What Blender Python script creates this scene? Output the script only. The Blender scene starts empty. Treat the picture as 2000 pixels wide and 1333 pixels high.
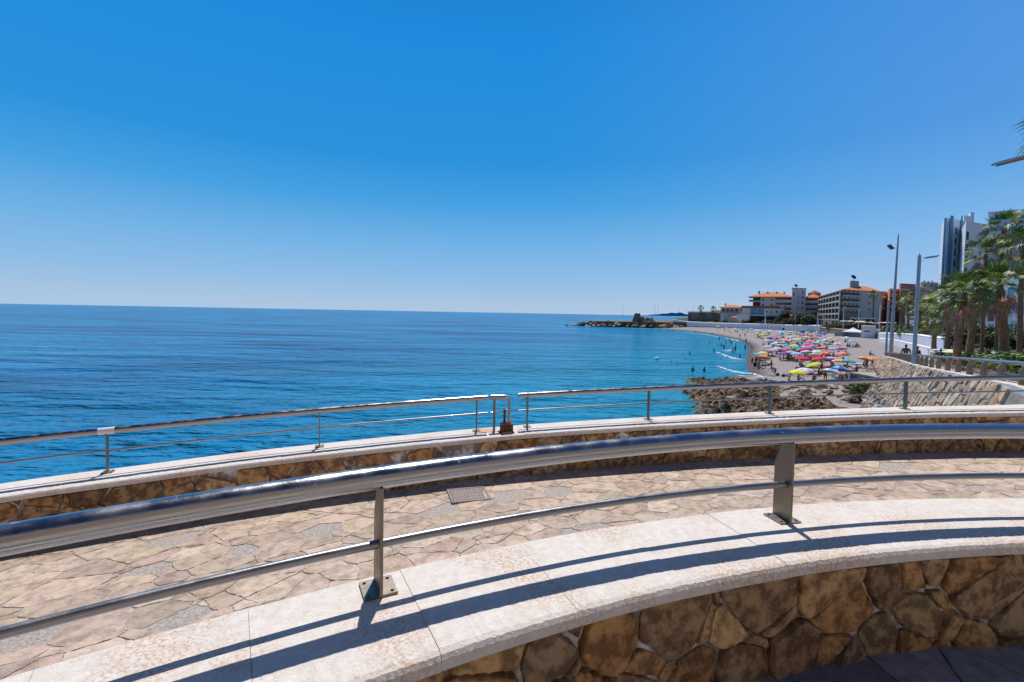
import bpy, math, random
import numpy as np
from mathutils import Vector, Matrix
from mathutils import noise as mn
R = math.radians
rnd = random.Random(7)
sc = bpy.context.scene
COL = sc.collection

# ------------------------------------------------------------ camera
FPX, TP, ROLL, CAMZ = 910.0, 0.041, math.atan(22/1200.0), 8.5
PITCH = math.atan(TP)
cd = bpy.data.cameras.new('camera'); cam = bpy.data.objects.new('camera', cd); COL.objects.link(cam)
cd.sensor_width = 36; cd.lens = 36*FPX/2000; cd.clip_start = 0.05; cd.clip_end = 80000
cd.shift_y = -(55.2-FPX*TP)/2000
cam.matrix_world = Matrix.Translation((0, 0, CAMZ)) @ Matrix.Rotation(R(90)-PITCH, 4, 'X') @ Matrix.Rotation(ROLL, 4, 'Z')
sc.camera = cam

# ------------------------------------------------------------ sky and sun
SUN_EL, SUN_AZ = 61.5, 0.0
w = bpy.data.worlds.new('World'); sc.world = w; w.use_nodes = True
nt = w.node_tree; bg = nt.nodes['Background']
sky = nt.nodes.new('ShaderNodeTexSky'); sky.sky_type = 'NISHITA'; sky.sun_disc = False
sky.sun_elevation = R(SUN_EL); sky.sun_rotation = R(SUN_AZ)
sky.air_density = 1.0; sky.dust_density = 0.25; sky.ozone_density = 2.5; sky.altitude = 0
WN = nt.nodes.new; WL = nt.links.new
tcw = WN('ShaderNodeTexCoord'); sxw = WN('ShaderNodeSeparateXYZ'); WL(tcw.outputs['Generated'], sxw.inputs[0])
# clear air seen over the sea: pale at the horizon, deep saturated blue above; unseen zenith and rear darkened to deepen shadows
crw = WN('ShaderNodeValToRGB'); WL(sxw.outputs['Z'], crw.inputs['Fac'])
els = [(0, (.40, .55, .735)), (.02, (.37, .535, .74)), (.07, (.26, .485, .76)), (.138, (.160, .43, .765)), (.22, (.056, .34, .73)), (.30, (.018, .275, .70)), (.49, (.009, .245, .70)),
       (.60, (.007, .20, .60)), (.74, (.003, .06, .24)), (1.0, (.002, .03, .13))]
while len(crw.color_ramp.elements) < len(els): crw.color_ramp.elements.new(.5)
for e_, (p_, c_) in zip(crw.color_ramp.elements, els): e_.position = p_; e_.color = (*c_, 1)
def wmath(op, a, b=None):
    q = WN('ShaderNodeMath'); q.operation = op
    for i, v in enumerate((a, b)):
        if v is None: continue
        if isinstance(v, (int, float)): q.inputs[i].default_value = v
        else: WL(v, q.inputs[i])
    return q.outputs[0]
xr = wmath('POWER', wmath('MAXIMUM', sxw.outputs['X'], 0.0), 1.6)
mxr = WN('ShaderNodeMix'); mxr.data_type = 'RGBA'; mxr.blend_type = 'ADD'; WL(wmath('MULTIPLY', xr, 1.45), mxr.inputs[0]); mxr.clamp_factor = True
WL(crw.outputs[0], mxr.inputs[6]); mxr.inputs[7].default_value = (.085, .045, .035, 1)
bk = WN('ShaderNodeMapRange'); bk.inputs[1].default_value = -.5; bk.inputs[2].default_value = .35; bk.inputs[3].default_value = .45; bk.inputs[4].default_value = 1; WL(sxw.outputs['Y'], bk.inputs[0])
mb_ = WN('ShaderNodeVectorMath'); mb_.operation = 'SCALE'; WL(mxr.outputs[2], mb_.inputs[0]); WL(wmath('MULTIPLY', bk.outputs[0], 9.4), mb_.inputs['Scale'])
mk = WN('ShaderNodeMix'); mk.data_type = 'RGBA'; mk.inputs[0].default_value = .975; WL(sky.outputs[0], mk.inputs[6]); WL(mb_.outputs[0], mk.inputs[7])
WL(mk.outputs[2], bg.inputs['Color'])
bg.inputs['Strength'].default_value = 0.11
sd = bpy.data.lights.new('sun', 'SUN'); sun = bpy.data.objects.new('sun', sd); COL.objects.link(sun)
sd.energy = 4.3; sd.angle = R(0.53); sd.color = (1.0, 0.955, 0.9)
sdir = Vector((math.sin(R(SUN_AZ))*math.cos(R(SUN_EL)), math.cos(R(SUN_AZ))*math.cos(R(SUN_EL)), math.sin(R(SUN_EL))))
sun.rotation_euler = sdir.to_track_quat('Z', 'Y').to_euler()
sc.view_settings.view_transform = 'Standard'; sc.view_settings.look = 'None'
sc.view_settings.exposure = 0.0; sc.view_settings.gamma = 1

# ------------------------------------------------------------ pixel helpers (design aid: photo pixel -> world)
def ray(px, py):
    x = px-1000; y = -(py-666.5)-(55.2-FPX*TP)
    c, s = math.cos(ROLL), math.sin(ROLL)
    X, Y = c*x-s*y, s*x+c*y
    return Vector((X, FPX*math.cos(PITCH)+Y*math.sin(PITCH), -FPX*math.sin(PITCH)+Y*math.cos(PITCH)))
def W(px, py, d):                     # at forward distance d
    r = ray(px, py); r = r*(d/r.y); return Vector((r.x, r.y, r.z+CAMZ))
def G(px, py, z):                     # on the level z
    r = ray(px, py); r = r*((z-CAMZ)/r.z); return Vector((r.x, r.y, z))
def ZP(px, py, d): return W(px, py, d).z

# ------------------------------------------------------------ tags
def tag(o, label=None, cat=None, group=None, kind=None):
    if label: o['label'] = label
    if cat: o['category'] = cat
    if group: o['group'] = group
    if kind: o['kind'] = kind
    return o
def empty(name, loc, label, cat, group=None, rz=0):
    o = bpy.data.objects.new(name, None); COL.objects.link(o); o.location = loc; o.rotation_euler = (0, 0, rz)
    o.empty_display_size = 0.2
    return tag(o, label, cat, group)
def kids(o): return [c for c in bpy.data.objects if c.parent == o]
def copy_tree(o, parent=None):
    c = o.copy(); COL.objects.link(c)
    for k in ('label', 'category', 'group'):
        if k in c and parent is None: del c[k]
    if parent is not None: c.parent = parent
    for ch in o.get('_k', []) if False else TREE.get(o.name, []):
        k = copy_tree(ch, c); TREE.setdefault(c.name, []).append(k)
    return c
TREE = {}

# ------------------------------------------------------------ materials
MATS = {}
def mat(name, col, rough=0.7, metal=0.0, col2=None, scale=6.0, bump=0.0, bscale=None, spec=0.4, detail=6, attr=None, trans=0.0, c2pos=(0.35, 0.65)):
    if name in MATS: return MATS[name]
    m = bpy.data.materials.new(name); m.use_nodes = True; n = m.node_tree.nodes; l = m.node_tree.links
    p = n['Principled BSDF']; p.inputs['Roughness'].default_value = rough; p.inputs['Metallic'].default_value = metal
    p.inputs['Specular IOR Level'].default_value = spec
    p.inputs['Base Color'].default_value = (*col, 1)
    tc = n.new('ShaderNodeTexCoord'); src = None
    if attr:
        a = n.new('ShaderNodeAttribute'); a.attribute_name = attr; src = a.outputs['Color']
    if col2:
        nz = n.new('ShaderNodeTexNoise'); nz.inputs['Scale'].default_value = scale; nz.inputs['Detail'].default_value = detail; nz.inputs['Roughness'].default_value = 0.65
        l.new(tc.outputs['Object'], nz.inputs['Vector'])
        cr = n.new('ShaderNodeValToRGB'); cr.color_ramp.elements[0].position, cr.color_ramp.elements[1].position = c2pos
        cr.color_ramp.elements[0].color = (*col, 1); cr.color_ramp.elements[1].color = (*col2, 1)
        l.new(nz.outputs['Fac'], cr.inputs['Fac'])
        if src:
            mx = n.new('ShaderNodeMix'); mx.data_type = 'RGBA'; mx.blend_type = 'MULTIPLY'; mx.inputs[0].default_value = 1
            l.new(src, mx.inputs[6]); l.new(cr.outputs['Color'], mx.inputs[7]); src = mx.outputs[2]
        else: src = cr.outputs['Color']
    if src: l.new(src, p.inputs['Base Color'])
    if bump:
        b = n.new('ShaderNodeBump'); b.inputs['Strength'].default_value = 1.0; b.inputs['Distance'].default_value = bump
        nb = n.new('ShaderNodeTexNoise'); nb.inputs['Scale'].default_value = bscale or scale*3; nb.inputs['Detail'].default_value = 8
        nb.inputs['Roughness'].default_value = 0.6
        l.new(tc.outputs['Object'], nb.inputs['Vector']); l.new(nb.outputs['Fac'], b.inputs['Height']); l.new(b.outputs['Normal'], p.inputs['Normal'])
    if trans: p.inputs['Transmission Weight'].default_value = trans
    MATS[name] = m
    return m

# ------------------------------------------------------------ mesh builder
class MB:
    def __init__(s): s.v = []; s.f = []; s.m = []; s.c = []; s.cc = None; s.sm = []
    def add(s, vs, fs, mi=0, smooth=False):
        o = len(s.v); s.v += [tuple(v) for v in vs]
        for f in fs:
            s.f.append([o+i for i in f]); s.m.append(mi); s.sm.append(smooth); s.c.append(s.cc or (1, 1, 1))
        return s
    def box(s, c, sz, rz=0, mi=0, tilt=None):
        x, y, z = sz[0]/2, sz[1]/2, sz[2]/2
        vs = [Vector((a*x, b*y, d*z)) for d in (-1, 1) for a, b in ((-1, -1), (1, -1), (1, 1), (-1, 1))]
        M = Matrix.Rotation(rz, 3, 'Z')
        if tilt is not None: M = M @ tilt
        vs = [M @ v + Vector(c) for v in vs]
        return s.add(vs, [(3, 2, 1, 0), (4, 5, 6, 7), (0, 1, 5, 4), (1, 2, 6, 5), (2, 3, 7, 6), (3, 0, 4, 7)], mi)
    def tube(s, pts, r, seg=8, mi=0, caps=True, smooth=True, flat=1.0):
        pts = [Vector(p) for p in pts]; n = len(pts)
        rs = r if isinstance(r, (list, tuple)) else [r]*n
        vs = []; up0 = Vector((0, 0, 1)); a = None
        for i, p in enumerate(pts):
            t = (pts[min(i+1, n-1)]-pts[max(i-1, 0)]).normalized()
            if a is None:
                a = t.orthogonal().normalized() if abs(t.z) > .95 else t.cross(up0).normalized()
            a = (a-t*a.dot(t)).normalized(); b = t.cross(a)
            for k in range(seg):
                an = 2*math.pi*k/seg; vs.append(p+(a*math.cos(an)+b*math.sin(an)*flat)*rs[i])
        fs = [(i*seg+k, i*seg+(k+1) % seg, (i+1)*seg+(k+1) % seg, (i+1)*seg+k) for i in range(n-1) for k in range(seg)]
        s.add(vs, fs, mi, smooth)
        if caps:
            s.add(vs[:seg], [tuple(reversed(range(seg)))], mi); s.add(vs[-seg:], [tuple(range(seg))], mi)
        return s
    def prism(s, poly, z0, z1, mi=0):       # poly ccw [(x,y)], z0/z1 numbers or functions
        f0 = z0 if callable(z0) else (lambda x, y: z0); f1 = z1 if callable(z1) else (lambda x, y: z1)
        n = len(poly)
        vs = [(x, y, f0(x, y)) for x, y in poly]+[(x, y, f1(x, y)) for x, y in poly]
        fs = [tuple(reversed(range(n))), tuple(range(n, 2*n))]+[(i, (i+1) % n, n+(i+1) % n, n+i) for i in range(n)]
        return s.add(vs, fs, mi)
    def ball(s, c, r, seg=10, rings=6, mi=0, smooth=True, jit=0, seed=0):
        vs = []; fs = []; r = r if isinstance(r, (tuple, list)) else (r, r, r)
        for i in range(rings+1):
            th = math.pi*i/rings
            for k in range(seg):
                ph = 2*math.pi*k/seg; d = Vector((math.sin(th)*math.cos(ph), math.sin(th)*math.sin(ph), math.cos(th)))
                q = 1+(mn.noise(d*1.7+Vector((seed*3.1, seed, 0)))*jit if jit else 0)
                vs.append((c[0]+d.x*r[0]*q, c[1]+d.y*r[1]*q, c[2]+d.z*r[2]*q))
        for i in range(rings):
            for k in range(seg): fs.append((i*seg+k, (i+1)*seg+k, (i+1)*seg+(k+1) % seg, i*seg+(k+1) % seg))
        return s.add(vs, fs, mi, smooth)
    def build(s, name, mats, parent=None, world=False):
        me = bpy.data.meshes.new(name); me.from_pydata(s.v, [], s.f); 
        for m in (mats if isinstance(mats, (list, tuple)) else [mats]): me.materials.append(m)
        me.polygons.foreach_set('material_index', s.m); me.polygons.foreach_set('use_smooth', s.sm)
        if any(c != (1, 1, 1) for c in s.c):
            ca = me.color_attributes.new('col', 'FLOAT_COLOR', 'CORNER')
            arr = []
            for p, c in zip(me.polygons, s.c): arr += list((*c, 1))*p.loop_total
            ca.data.foreach_set('color', arr)
        me.validate(); me.update()
        o = bpy.data.objects.new(name, me); COL.objects.link(o)
        if parent is not None:
            o.parent = parent; TREE.setdefault(parent.name, []).append(o)
            if world: o.matrix_parent_inverse = Matrix.Translation(-parent.location)
        return o

# ------------------------------------------------------------ curves
def catmull(P, n=12):
    P = [Vector(p) for p in P]; Q = [2*P[0]-P[1]]+P+[2*P[-1]-P[-2]]; out = []
    for i in range(1, len(Q)-2):
        for k in range(n):
            t = k/n; a, b, c, d = Q[i-1], Q[i], Q[i+1], Q[i+2]
            out.append(0.5*((2*b)+(c-a)*t+(2*a-5*b+4*c-d)*t*t+(3*b-a-3*c+d)*t**3))
    out.append(P[-1]); return out
class Path:                                     # plan curve by arclength; off>0 is to the left of travel
    def __init__(s, pts):
        s.p = np.array([(q[0], q[1]) for q in pts], float)
        d = np.hypot(*(s.p[1:]-s.p[:-1]).T); s.s = np.concatenate([[0], np.cumsum(d)]); s.L = s.s[-1]
        t = np.gradient(s.p, axis=0); s.t = t/np.hypot(t[:, 0], t[:, 1])[:, None]
    def at(s, u, off=0.0):
        x = np.interp(u, s.s, s.p[:, 0]); y = np.interp(u, s.s, s.p[:, 1])
        tx = np.interp(u, s.s, s.t[:, 0]); ty = np.interp(u, s.s, s.t[:, 1]); h = math.hypot(tx, ty); tx /= h; ty /= h
        return Vector((x-ty*off, y+tx*off)), Vector((tx, ty))
    def near(s, x, y):
        i = int(np.argmin((s.p[:, 0]-x)**2+(s.p[:, 1]-y)**2)); return s.s[i]
def sweep(mb, path, prof, u0, u1, step, zf, mi=0, smooth=False, jit=None, close=True, caps=True):
    n = max(2, int(round((u1-u0)/step))+1); k = len(prof); vs = []
    for i in range(n):
        u = u0+(u1-u0)*i/(n-1)
        for j, (o, z) in enumerate(prof):
            dz = do = 0
            if jit: do, dz = jit(u, j)
            p, t = path.at(u, o+do); vs.append((p.x, p.y, zf(p.x, p.y)+z+dz))
    fs = []
    for i in range(n-1):
        for j in range(k if close else k-1):
            fs.append((i*k+j, i*k+(j+1) % k, (i+1)*k+(j+1) % k, (i+1)*k+j))
    mb.add(vs, fs, mi, smooth)
    if caps and close:
        mb.add(vs[:k], [tuple(reversed(range(k)))], mi); mb.add(vs[-k:], [tuple(range(k))], mi)

# ------------------------------------------------------------ stonework: shrunken power-diagram cells, bevelled, mapped on a surface
def cells(u0, u1, v0, v1, size, gap, wt=0.5, aspect=1.0, seed=0, jitter=0.95):
    r = random.Random(seed); nu = max(1, int((u1-u0)/(size*aspect))); nv = max(1, int(round((v1-v0)/size)))
    P = []
    for i in range(nu):
        for j in range(nv):
            P.append((u0+(i+.5+(r.random()-.5)*jitter)*(u1-u0)/nu, v0+(j+.5+(r.random()-.5)*jitter)*(v1-v0)/nv))
    P = np.array(P); wgt = np.array([(r.random()**1.5)*wt*size*size for _ in P]); out = []
    Q = P*[1/aspect, 1]
    for i in range(len(P)):
        d = ((Q-Q[i])**2).sum(1); nb = np.argsort(d)[1:22]
        pol = [(u0, v0), (u1, v0), (u1, v1), (u0, v1)]
        g0 = gap*(0.5+r.random())
        pol = [(max(u0, P[i][0]-4*size*aspect), max(v0, P[i][1]-4*size)), (min(u1, P[i][0]+4*size*aspect), max(v0, P[i][1]-4*size)),
               (min(u1, P[i][0]+4*size*aspect), min(v1, P[i][1]+4*size)), (max(u0, P[i][0]-4*size*aspect), min(v1, P[i][1]+4*size))]
        for j in nb:
            nx, ny = (Q[j]-Q[i]); L2 = nx*nx+ny*ny; L = math.sqrt(L2)
            t = 0.5*(L2+wgt[i]-wgt[j])/L2
            c = t*L-g0*(0.35+0.65*r.random()); nx /= L; ny /= L
            # inside: (q-Q[i]).n <= c
            new = []
            for k in range(len(pol)):
                a = pol[k]; b = pol[(k+1) % len(pol)]
                da = (a[0]/aspect-Q[i][0])*nx+(a[1]-Q[i][1])*ny-c; db = (b[0]/aspect-Q[i][0])*nx+(b[1]-Q[i][1])*ny-c
                if da <= 0: new.append(a)
                if da*db < 0:
                    q = da/(da-db); new.append((a[0]+(b[0]-a[0])*q, a[1]+(b[1]-a[1])*q))
            pol = new
            if len(pol) < 3: break
        if len(pol) >= 3: out.append(pol)
    return out
def rough_poly(pol, seg, amp, r):
    n = len(pol); q = []
    for k in range(n):                                   # cut the corners a little
        a = Vector(pol[k-1]); b = Vector(pol[k]); c = Vector(pol[(k+1) % n])
        ka = min(.2, .011/max(1e-6, (a-b).length)) if seg < .1 else .12
        kc = min(.2, .011/max(1e-6, (c-b).length)) if seg < .1 else .12
        q.append(b+(a-b)*ka); q.append(b+(c-b)*kc)
    out = []
    for k in range(len(q)):
        a = q[k]; b = q[(k+1) % len(q)]; L = (b-a).length; m = max(1, int(L/seg)); nrm = Vector((-(b-a).y, (b-a).x))/max(L, 1e-6)
        for i in range(m): out.append(a+(b-a)*(i/m)+nrm*(r.random()-.5)*amp)
    return out
def stones(mb, cl, f, h, bev, palette, r, seg=.05, amp=.008, hv=.3, drop=0, base=-.02, skip=None):
    for pol in cl:
        if r.random() < drop: continue
        P = rough_poly(pol, seg, amp, r); n = len(P)
        if n < 4: continue
        c = sum(P, Vector((0, 0)))/n
        if skip and skip(c.x, c.y): continue
        rad = sum((p-c).length for p in P)/n
        if rad < bev*1.6: continue
        hh = h*(1+(r.random()-.5)*2*hv); sx, sy = (r.random()-.5)*h*.9/rad, (r.random()-.5)*h*.9/rad
        k = max(0.3, 1-bev/rad); k2 = max(0.2, 1-2.6*bev/rad)
        vs = []
        for q in P: vs.append(f(q.x, q.y, base))
        for q in P: vs.append(f(c.x+(q.x-c.x)*(1+(k-1)*.25), c.y+(q.y-c.y)*(1+(k-1)*.25), hh*.62))
        for q in P:
            a, b = c.x+(q.x-c.x)*k, c.y+(q.y-c.y)*k
            vs.append(f(a, b, hh*.92+(a-c.x)*sx+(b-c.y)*sy+(r.random()-.5)*h*.12))
        for q in P:
            a, b = c.x+(q.x-c.x)*k2, c.y+(q.y-c.y)*k2
            vs.append(f(a, b, hh+(a-c.x)*sx+(b-c.y)*sy+(r.random()-.5)*h*.10))
        fs = []
        for lv in range(3):
            for i in range(n): fs.append((lv*n+i, lv*n+(i+1) % n, (lv+1)*n+(i+1) % n, (lv+1)*n+i))
        fs.append(tuple(range(3*n, 4*n)))
        col = palette[r.randrange(len(palette))]; br = .85+r.random()*.3
        mb.cc = tuple(min(1, x*br*(.97+r.random()*.06)) for x in col)
        mb.add(vs, fs)
    mb.cc = None

# ============================================================ SETTING: terrain, sea, beach
SHORE = [(70, 372), (63, 345), (62, 334), (67, 324), (77, 316), (88, 307), (95, 292), (99, 268), (97, 232), (91, 203), (83, 171), (71, 140), (60, 118), (52, 103),
         (45.5, 90), (39.5, 78), (35, 68), (31, 66), (25, 60), (21, 53), (19.5, 47), (18.5, 42), (18, 36), (21, 31), (21, 24), (16, 15), (11, 9.5)]
LAND = SHORE+[(11, -60), (900, -60), (900, 900), (140, 900), (110, 420), (80, 390)]
SH = np.array(catmull([(a, b, 0) for a, b in SHORE], 6))[:, :2]
LP = np.concatenate([SH, np.array(LAND[len(SHORE):], float)])
def shore_sd(XY):                               # + on land
    XY = np.asarray(XY, float); a = LP; b = np.roll(LP, -1, 0); x, y = XY[:, 0:1], XY[:, 1:2]
    cond = ((a[:, 1] > y) != (b[:, 1] > y)) & (x < (b[:, 0]-a[:, 0])*(y-a[:, 1])/(b[:, 1]-a[:, 1]+1e-12)+a[:, 0])
    ins = cond.sum(1) % 2 == 1
    a2, b2 = a[:len(SH)+0], b[:len(SH)+0]; ab = b2-a2
    t = np.clip(((x-a2[:, 0])*ab[:, 0]+(y-a2[:, 1])*ab[:, 1])/((ab**2).sum(1)+1e-12), 0, 1)
    dd = np.sqrt(((a2[:, 0]+t*ab[:, 0]-x)**2+(a2[:, 1]+t*ab[:, 1]-y)**2).min(1))
    return np.where(ins, dd, -dd)
def beach_z(sd): return np.where(sd > 0, 2.1*(1-np.exp(-np.maximum(sd, 0)/16.0)), sd*0.14)
def bz(x, y): return float(beach_z(shore_sd([(x, y)]))[0])
def polar_grid(name, az, rr, zfun, m, attr=None):
    A, Rr = np.meshgrid(az, rr); X = Rr*np.sin(A); Y = Rr*np.cos(A); XY = np.stack([X.ravel(), Y.ravel()], 1)
    sd = np.concatenate([shore_sd(XY[i:i+2000]) for i in range(0, len(XY), 2000)]); Z = zfun(XY, sd)
    V = np.column_stack([XY, Z]); na = len(az); nr = len(rr)
    i, j = np.meshgrid(np.arange(nr-1), np.arange(na-1), indexing='ij'); b = (i*na+j).ravel()
    F = np.stack([b, b+1, b+na+1, b+na], 1)[:, ::-1]
    me = bpy.data.meshes.new(name); me.from_pydata(V.tolist(), [], F.tolist()); me.materials.append(m)
    me.polygons.foreach_set('use_smooth', [True]*len(F))
    if attr:
        ca = me.attributes.new('shore', 'FLOAT', 'POINT'); ca.data.foreach_set('value', sd.astype(np.float32))
    o = bpy.data.objects.new(name, me); COL.objects.link(o); return tag(o, kind='structure')

# sea material: deep body colour, shallow water paler near the shore, wind ripples as bump
def sea_mat():
    m = bpy.data.materials.new('sea_water'); m.use_nodes = True; n = m.node_tree.nodes; l = m.node_tree.links; p = n['Principled BSDF']
    p.inputs['Roughness'].default_value = 0.16; p.inputs['IOR'].default_value = 1.06; p.inputs['Specular IOR Level'].default_value = 0.5
    tc = n.new('ShaderNodeTexCoord'); at = n.new('ShaderNodeAttribute'); at.attribute_name = 'shore'
    mr = n.new('ShaderNodeMapRange'); mr.inputs[1].default_value = -70; mr.inputs[2].default_value = -2; l.new(at.outputs['Fac'], mr.inputs[0])
    mp = n.new('ShaderNodeMapping'); mp.inputs['Scale'].default_value = (0.012, 0.03, 1); l.new(tc.outputs['Object'], mp.inputs['Vector'])
    nz = n.new('ShaderNodeTexNoise'); nz.inputs['Scale'].default_value = 1.0; nz.inputs['Detail'].default_value = 5; l.new(mp.outputs[0], nz.inputs['Vector'])
    c1 = n.new('ShaderNodeValToRGB'); c1.color_ramp.elements[0].position = .36; c1.color_ramp.elements[1].position = .66
    c1.color_ramp.elements[0].color = (0.001, 0.125, 0.350, 1); c1.color_ramp.elements[1].color = (0.008, 0.320, 0.660, 1)
    l.new(nz.outputs['Fac'], c1.inputs['Fac'])
    # long streaks (currents, weed beds)
    mp3 = n.new('ShaderNodeMapping'); mp3.inputs['Scale'].default_value = (0.02, 0.11, 1); mp3.inputs['Rotation'].default_value = (0, 0, .12); l.new(tc.outputs['Object'], mp3.inputs['Vector'])
    nz3 = n.new('ShaderNodeTexNoise'); nz3.inputs['Scale'].default_value = 1.0; nz3.inputs['Detail'].default_value = 4; nz3.inputs['Distortion'].default_value = .6; l.new(mp3.outputs[0], nz3.inputs['Vector'])
    mrs = n.new('ShaderNodeMapRange'); mrs.inputs[1].default_value = .35; mrs.inputs[2].default_value = .6; mrs.inputs[3].default_value = .62; mrs.inputs[4].default_value = 1.0
    l.new(nz3.outputs['Fac'], mrs.inputs[0])
    ml = n.new('ShaderNodeMix'); ml.data_type = 'RGBA'; ml.blend_type = 'MULTIPLY'; ml.inputs[0].default_value = 1
    l.new(c1.outputs[0], ml.inputs[6]); l.new(mrs.outputs[0], ml.inputs[7])
    mx = n.new('ShaderNodeMix'); mx.data_type = 'RGBA'; mx.inputs[7].default_value = (0.010, 0.275, 0.470, 1)
    pw = n.new('ShaderNodeMath'); pw.operation = 'POWER'; pw.inputs[1].default_value = 1.3; l.new(mr.outputs[0], pw.inputs[0]); l.new(pw.outputs[0], mx.inputs[0])
    l.new(ml.outputs[2], mx.inputs[6]); l.new(mx.outputs[2], p.inputs['Base Color'])
    # ripples
    def ns(scale, sx, sy, rot, det, dist=0.0):
        q = n.new('ShaderNodeMapping'); q.inputs['Scale'].default_value = (sx, sy, 1); q.inputs['Rotation'].default_value = (0, 0, rot)
        l.new(tc.outputs['Object'], q.inputs['Vector']); z = n.new('ShaderNodeTexNoise'); z.inputs['Scale'].default_value = scale
        z.inputs['Detail'].default_value = det; z.inputs['Distortion'].default_value = dist; l.new(q.outputs[0], z.inputs['Vector']); return z
    a = ns(0.50, .55, 1.15, -.22, 4, .5); b = ns(1.7, .7, 1.1, .25, 5, .4); c = ns(.08, .5, 1.5, -.1, 4)
    def bump(h, dist, prev=None):
        q = n.new('ShaderNodeBump'); q.inputs['Strength'].default_value = 1; q.inputs['Distance'].default_value = dist
        l.new(h.outputs['Fac'], q.inputs['Height']); 
        if prev: l.new(prev.outputs[0], q.inputs['Normal'])
        return q
    b1 = bump(c, 6.0); b2 = bump(a, 1.8, b1); b3 = bump(b, .42, b2); l.new(b3.outputs[0], p.inputs['Normal'])
    return m
SEA = sea_mat()
az = np.concatenate([np.linspace(-math.pi, R(-60), 20), np.linspace(R(-58), R(58), 150), np.linspace(R(60), math.pi, 20)])
rr = np.concatenate([[0.5], np.geomspace(5, 30000, 190)])
sea = polar_grid('sea', az, rr, lambda XY, sd: np.zeros(len(XY)), SEA, attr=True)

# beach: pebbly grey sand, wet and darker by the water
def beach_mat():
    m = mat('beach_sand', (0.245, 0.215, 0.205), .95, col2=(0.36, 0.325, 0.315), scale=1.4, bump=.02, bscale=9, spec=.2, detail=10)
    n = m.node_tree.nodes; l = m.node_tree.links; p = n['Principled BSDF']; src = p.inputs['Base Color'].links[0].from_socket
    g = n.new('ShaderNodeNewGeometry'); sx = n.new('ShaderNodeSeparateXYZ'); l.new(g.outputs['Position'], sx.inputs[0])
    mr = n.new('ShaderNodeMapRange'); mr.inputs[1].default_value = .12; mr.inputs[2].default_value = .42; l.new(sx.outputs['Z'], mr.inputs[0])
    mx = n.new('ShaderNodeMix'); mx.data_type = 'RGBA'; l.new(mr.outputs[0], mx.inputs[0]); mx.inputs[6].default_value = (.105, .09, .088, 1); l.new(src, mx.inputs[7])
    l.new(mx.outputs[2], p.inputs['Base Color'])
    return m
az2 = np.linspace(R(2), R(84), 330); rr2 = np.geomspace(8, 470, 260)
def bzn(XY, sd):
    z = beach_z(sd)
    nse = np.array([mn.noise(Vector((x*.25, y*.25, 0)))*.12+mn.noise(Vector((x*.9, y*.9, 3)))*.04 for x, y in XY])
    return z+np.where(sd > 1, nse*np.clip((sd-1)/5, 0, 1), 0)
beach = polar_grid('beach', az2, rr2, bzn, beach_mat())

# ============================================================ FOREGROUND CURVES
def near_pts():
    out = []; x, y = -0.0608, 2.1137; ds = .02
    def th(s):
        s = max(-3.4, min(6.0, s)); return .4262-.1225*s-.0085*s*s/2+.0103*s**3/6
    f = []; s = 0.0
    while s < 8.0: f.append((x, y)); x += math.cos(th(s))*ds; y += math.sin(th(s))*ds; s += ds
    b = []; x, y = -0.0608, 2.1137; s = 0.0
    while s > -5.0: x -= math.cos(th(s))*ds; y -= math.sin(th(s))*ds; s -= ds; b.append((x, y))
    return list(reversed(b))+f
NP = Path(near_pts())                            # outer (seaward) edge of the near coping; camera side is off<0
NTOP, NG = 7.413, 6.88
FO = catmull([(-10.2, -1.2, 0), (-8.4, 1.4, 0), (-6.7, 3.5, 0), (-5.1, 4.63, 0), (-4.15, 5.10, 0), (-3.05, 5.6, 0), (-1.62, 6.1, 0), (0.02, 6.56, 0), (1.95, 6.88, 0), (3.95, 7.1, 0), (6.0, 7.2, 0), (8.0, 7.2, 0), (9.4, 7.5, 0)], 30)
FP = Path(FO)
fz = lambda x, y: 6.90+.041*x                    # top of far coping
wz = lambda x, y: 6.36+.037*x                    # lower walkway
PR = [(9.9, 8.4), (10.9, 10.0), (12.7, 12.6), (14.9, 15.75), (16.9, 18.7), (20.3, 23.4), (27.5, 32.8), (36.8, 45.0), (46.3, 58.0)]
PP = Path(catmull([(a, b, 0) for a, b in PR], 20))
def pz(x, y):
    s = PP.near(x, y); return 7.14-.053*max(0, s-2)
def pzs(s): return 7.14-.053*max(0, s-2)

# materials of the masonry
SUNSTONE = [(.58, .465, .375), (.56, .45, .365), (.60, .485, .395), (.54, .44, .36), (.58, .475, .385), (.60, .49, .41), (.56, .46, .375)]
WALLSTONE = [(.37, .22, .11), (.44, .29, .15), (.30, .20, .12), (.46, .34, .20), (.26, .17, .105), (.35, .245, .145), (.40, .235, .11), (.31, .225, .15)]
M_PAVE = mat('paving_stone', (.62, .585, .555), .9, col2=(1.0, .97, .94), scale=9, bump=.016, bscale=26, attr='col', spec=.25, detail=14, c2pos=(.36, .56))
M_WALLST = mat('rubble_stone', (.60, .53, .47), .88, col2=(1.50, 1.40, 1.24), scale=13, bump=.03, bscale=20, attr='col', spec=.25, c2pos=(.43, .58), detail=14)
M_MORTAR = mat('mortar', (.33, .29, .265), .95, col2=(.62, .55, .50), scale=42, bump=.02, bscale=60, spec=.2, detail=10)
M_MORTARW = mat('wall_mortar', (.27, .22, .19), .95, col2=(.80, .77, .78), scale=6, bump=.012, bscale=40, spec=.2, c2pos=(.48, .62))
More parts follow.
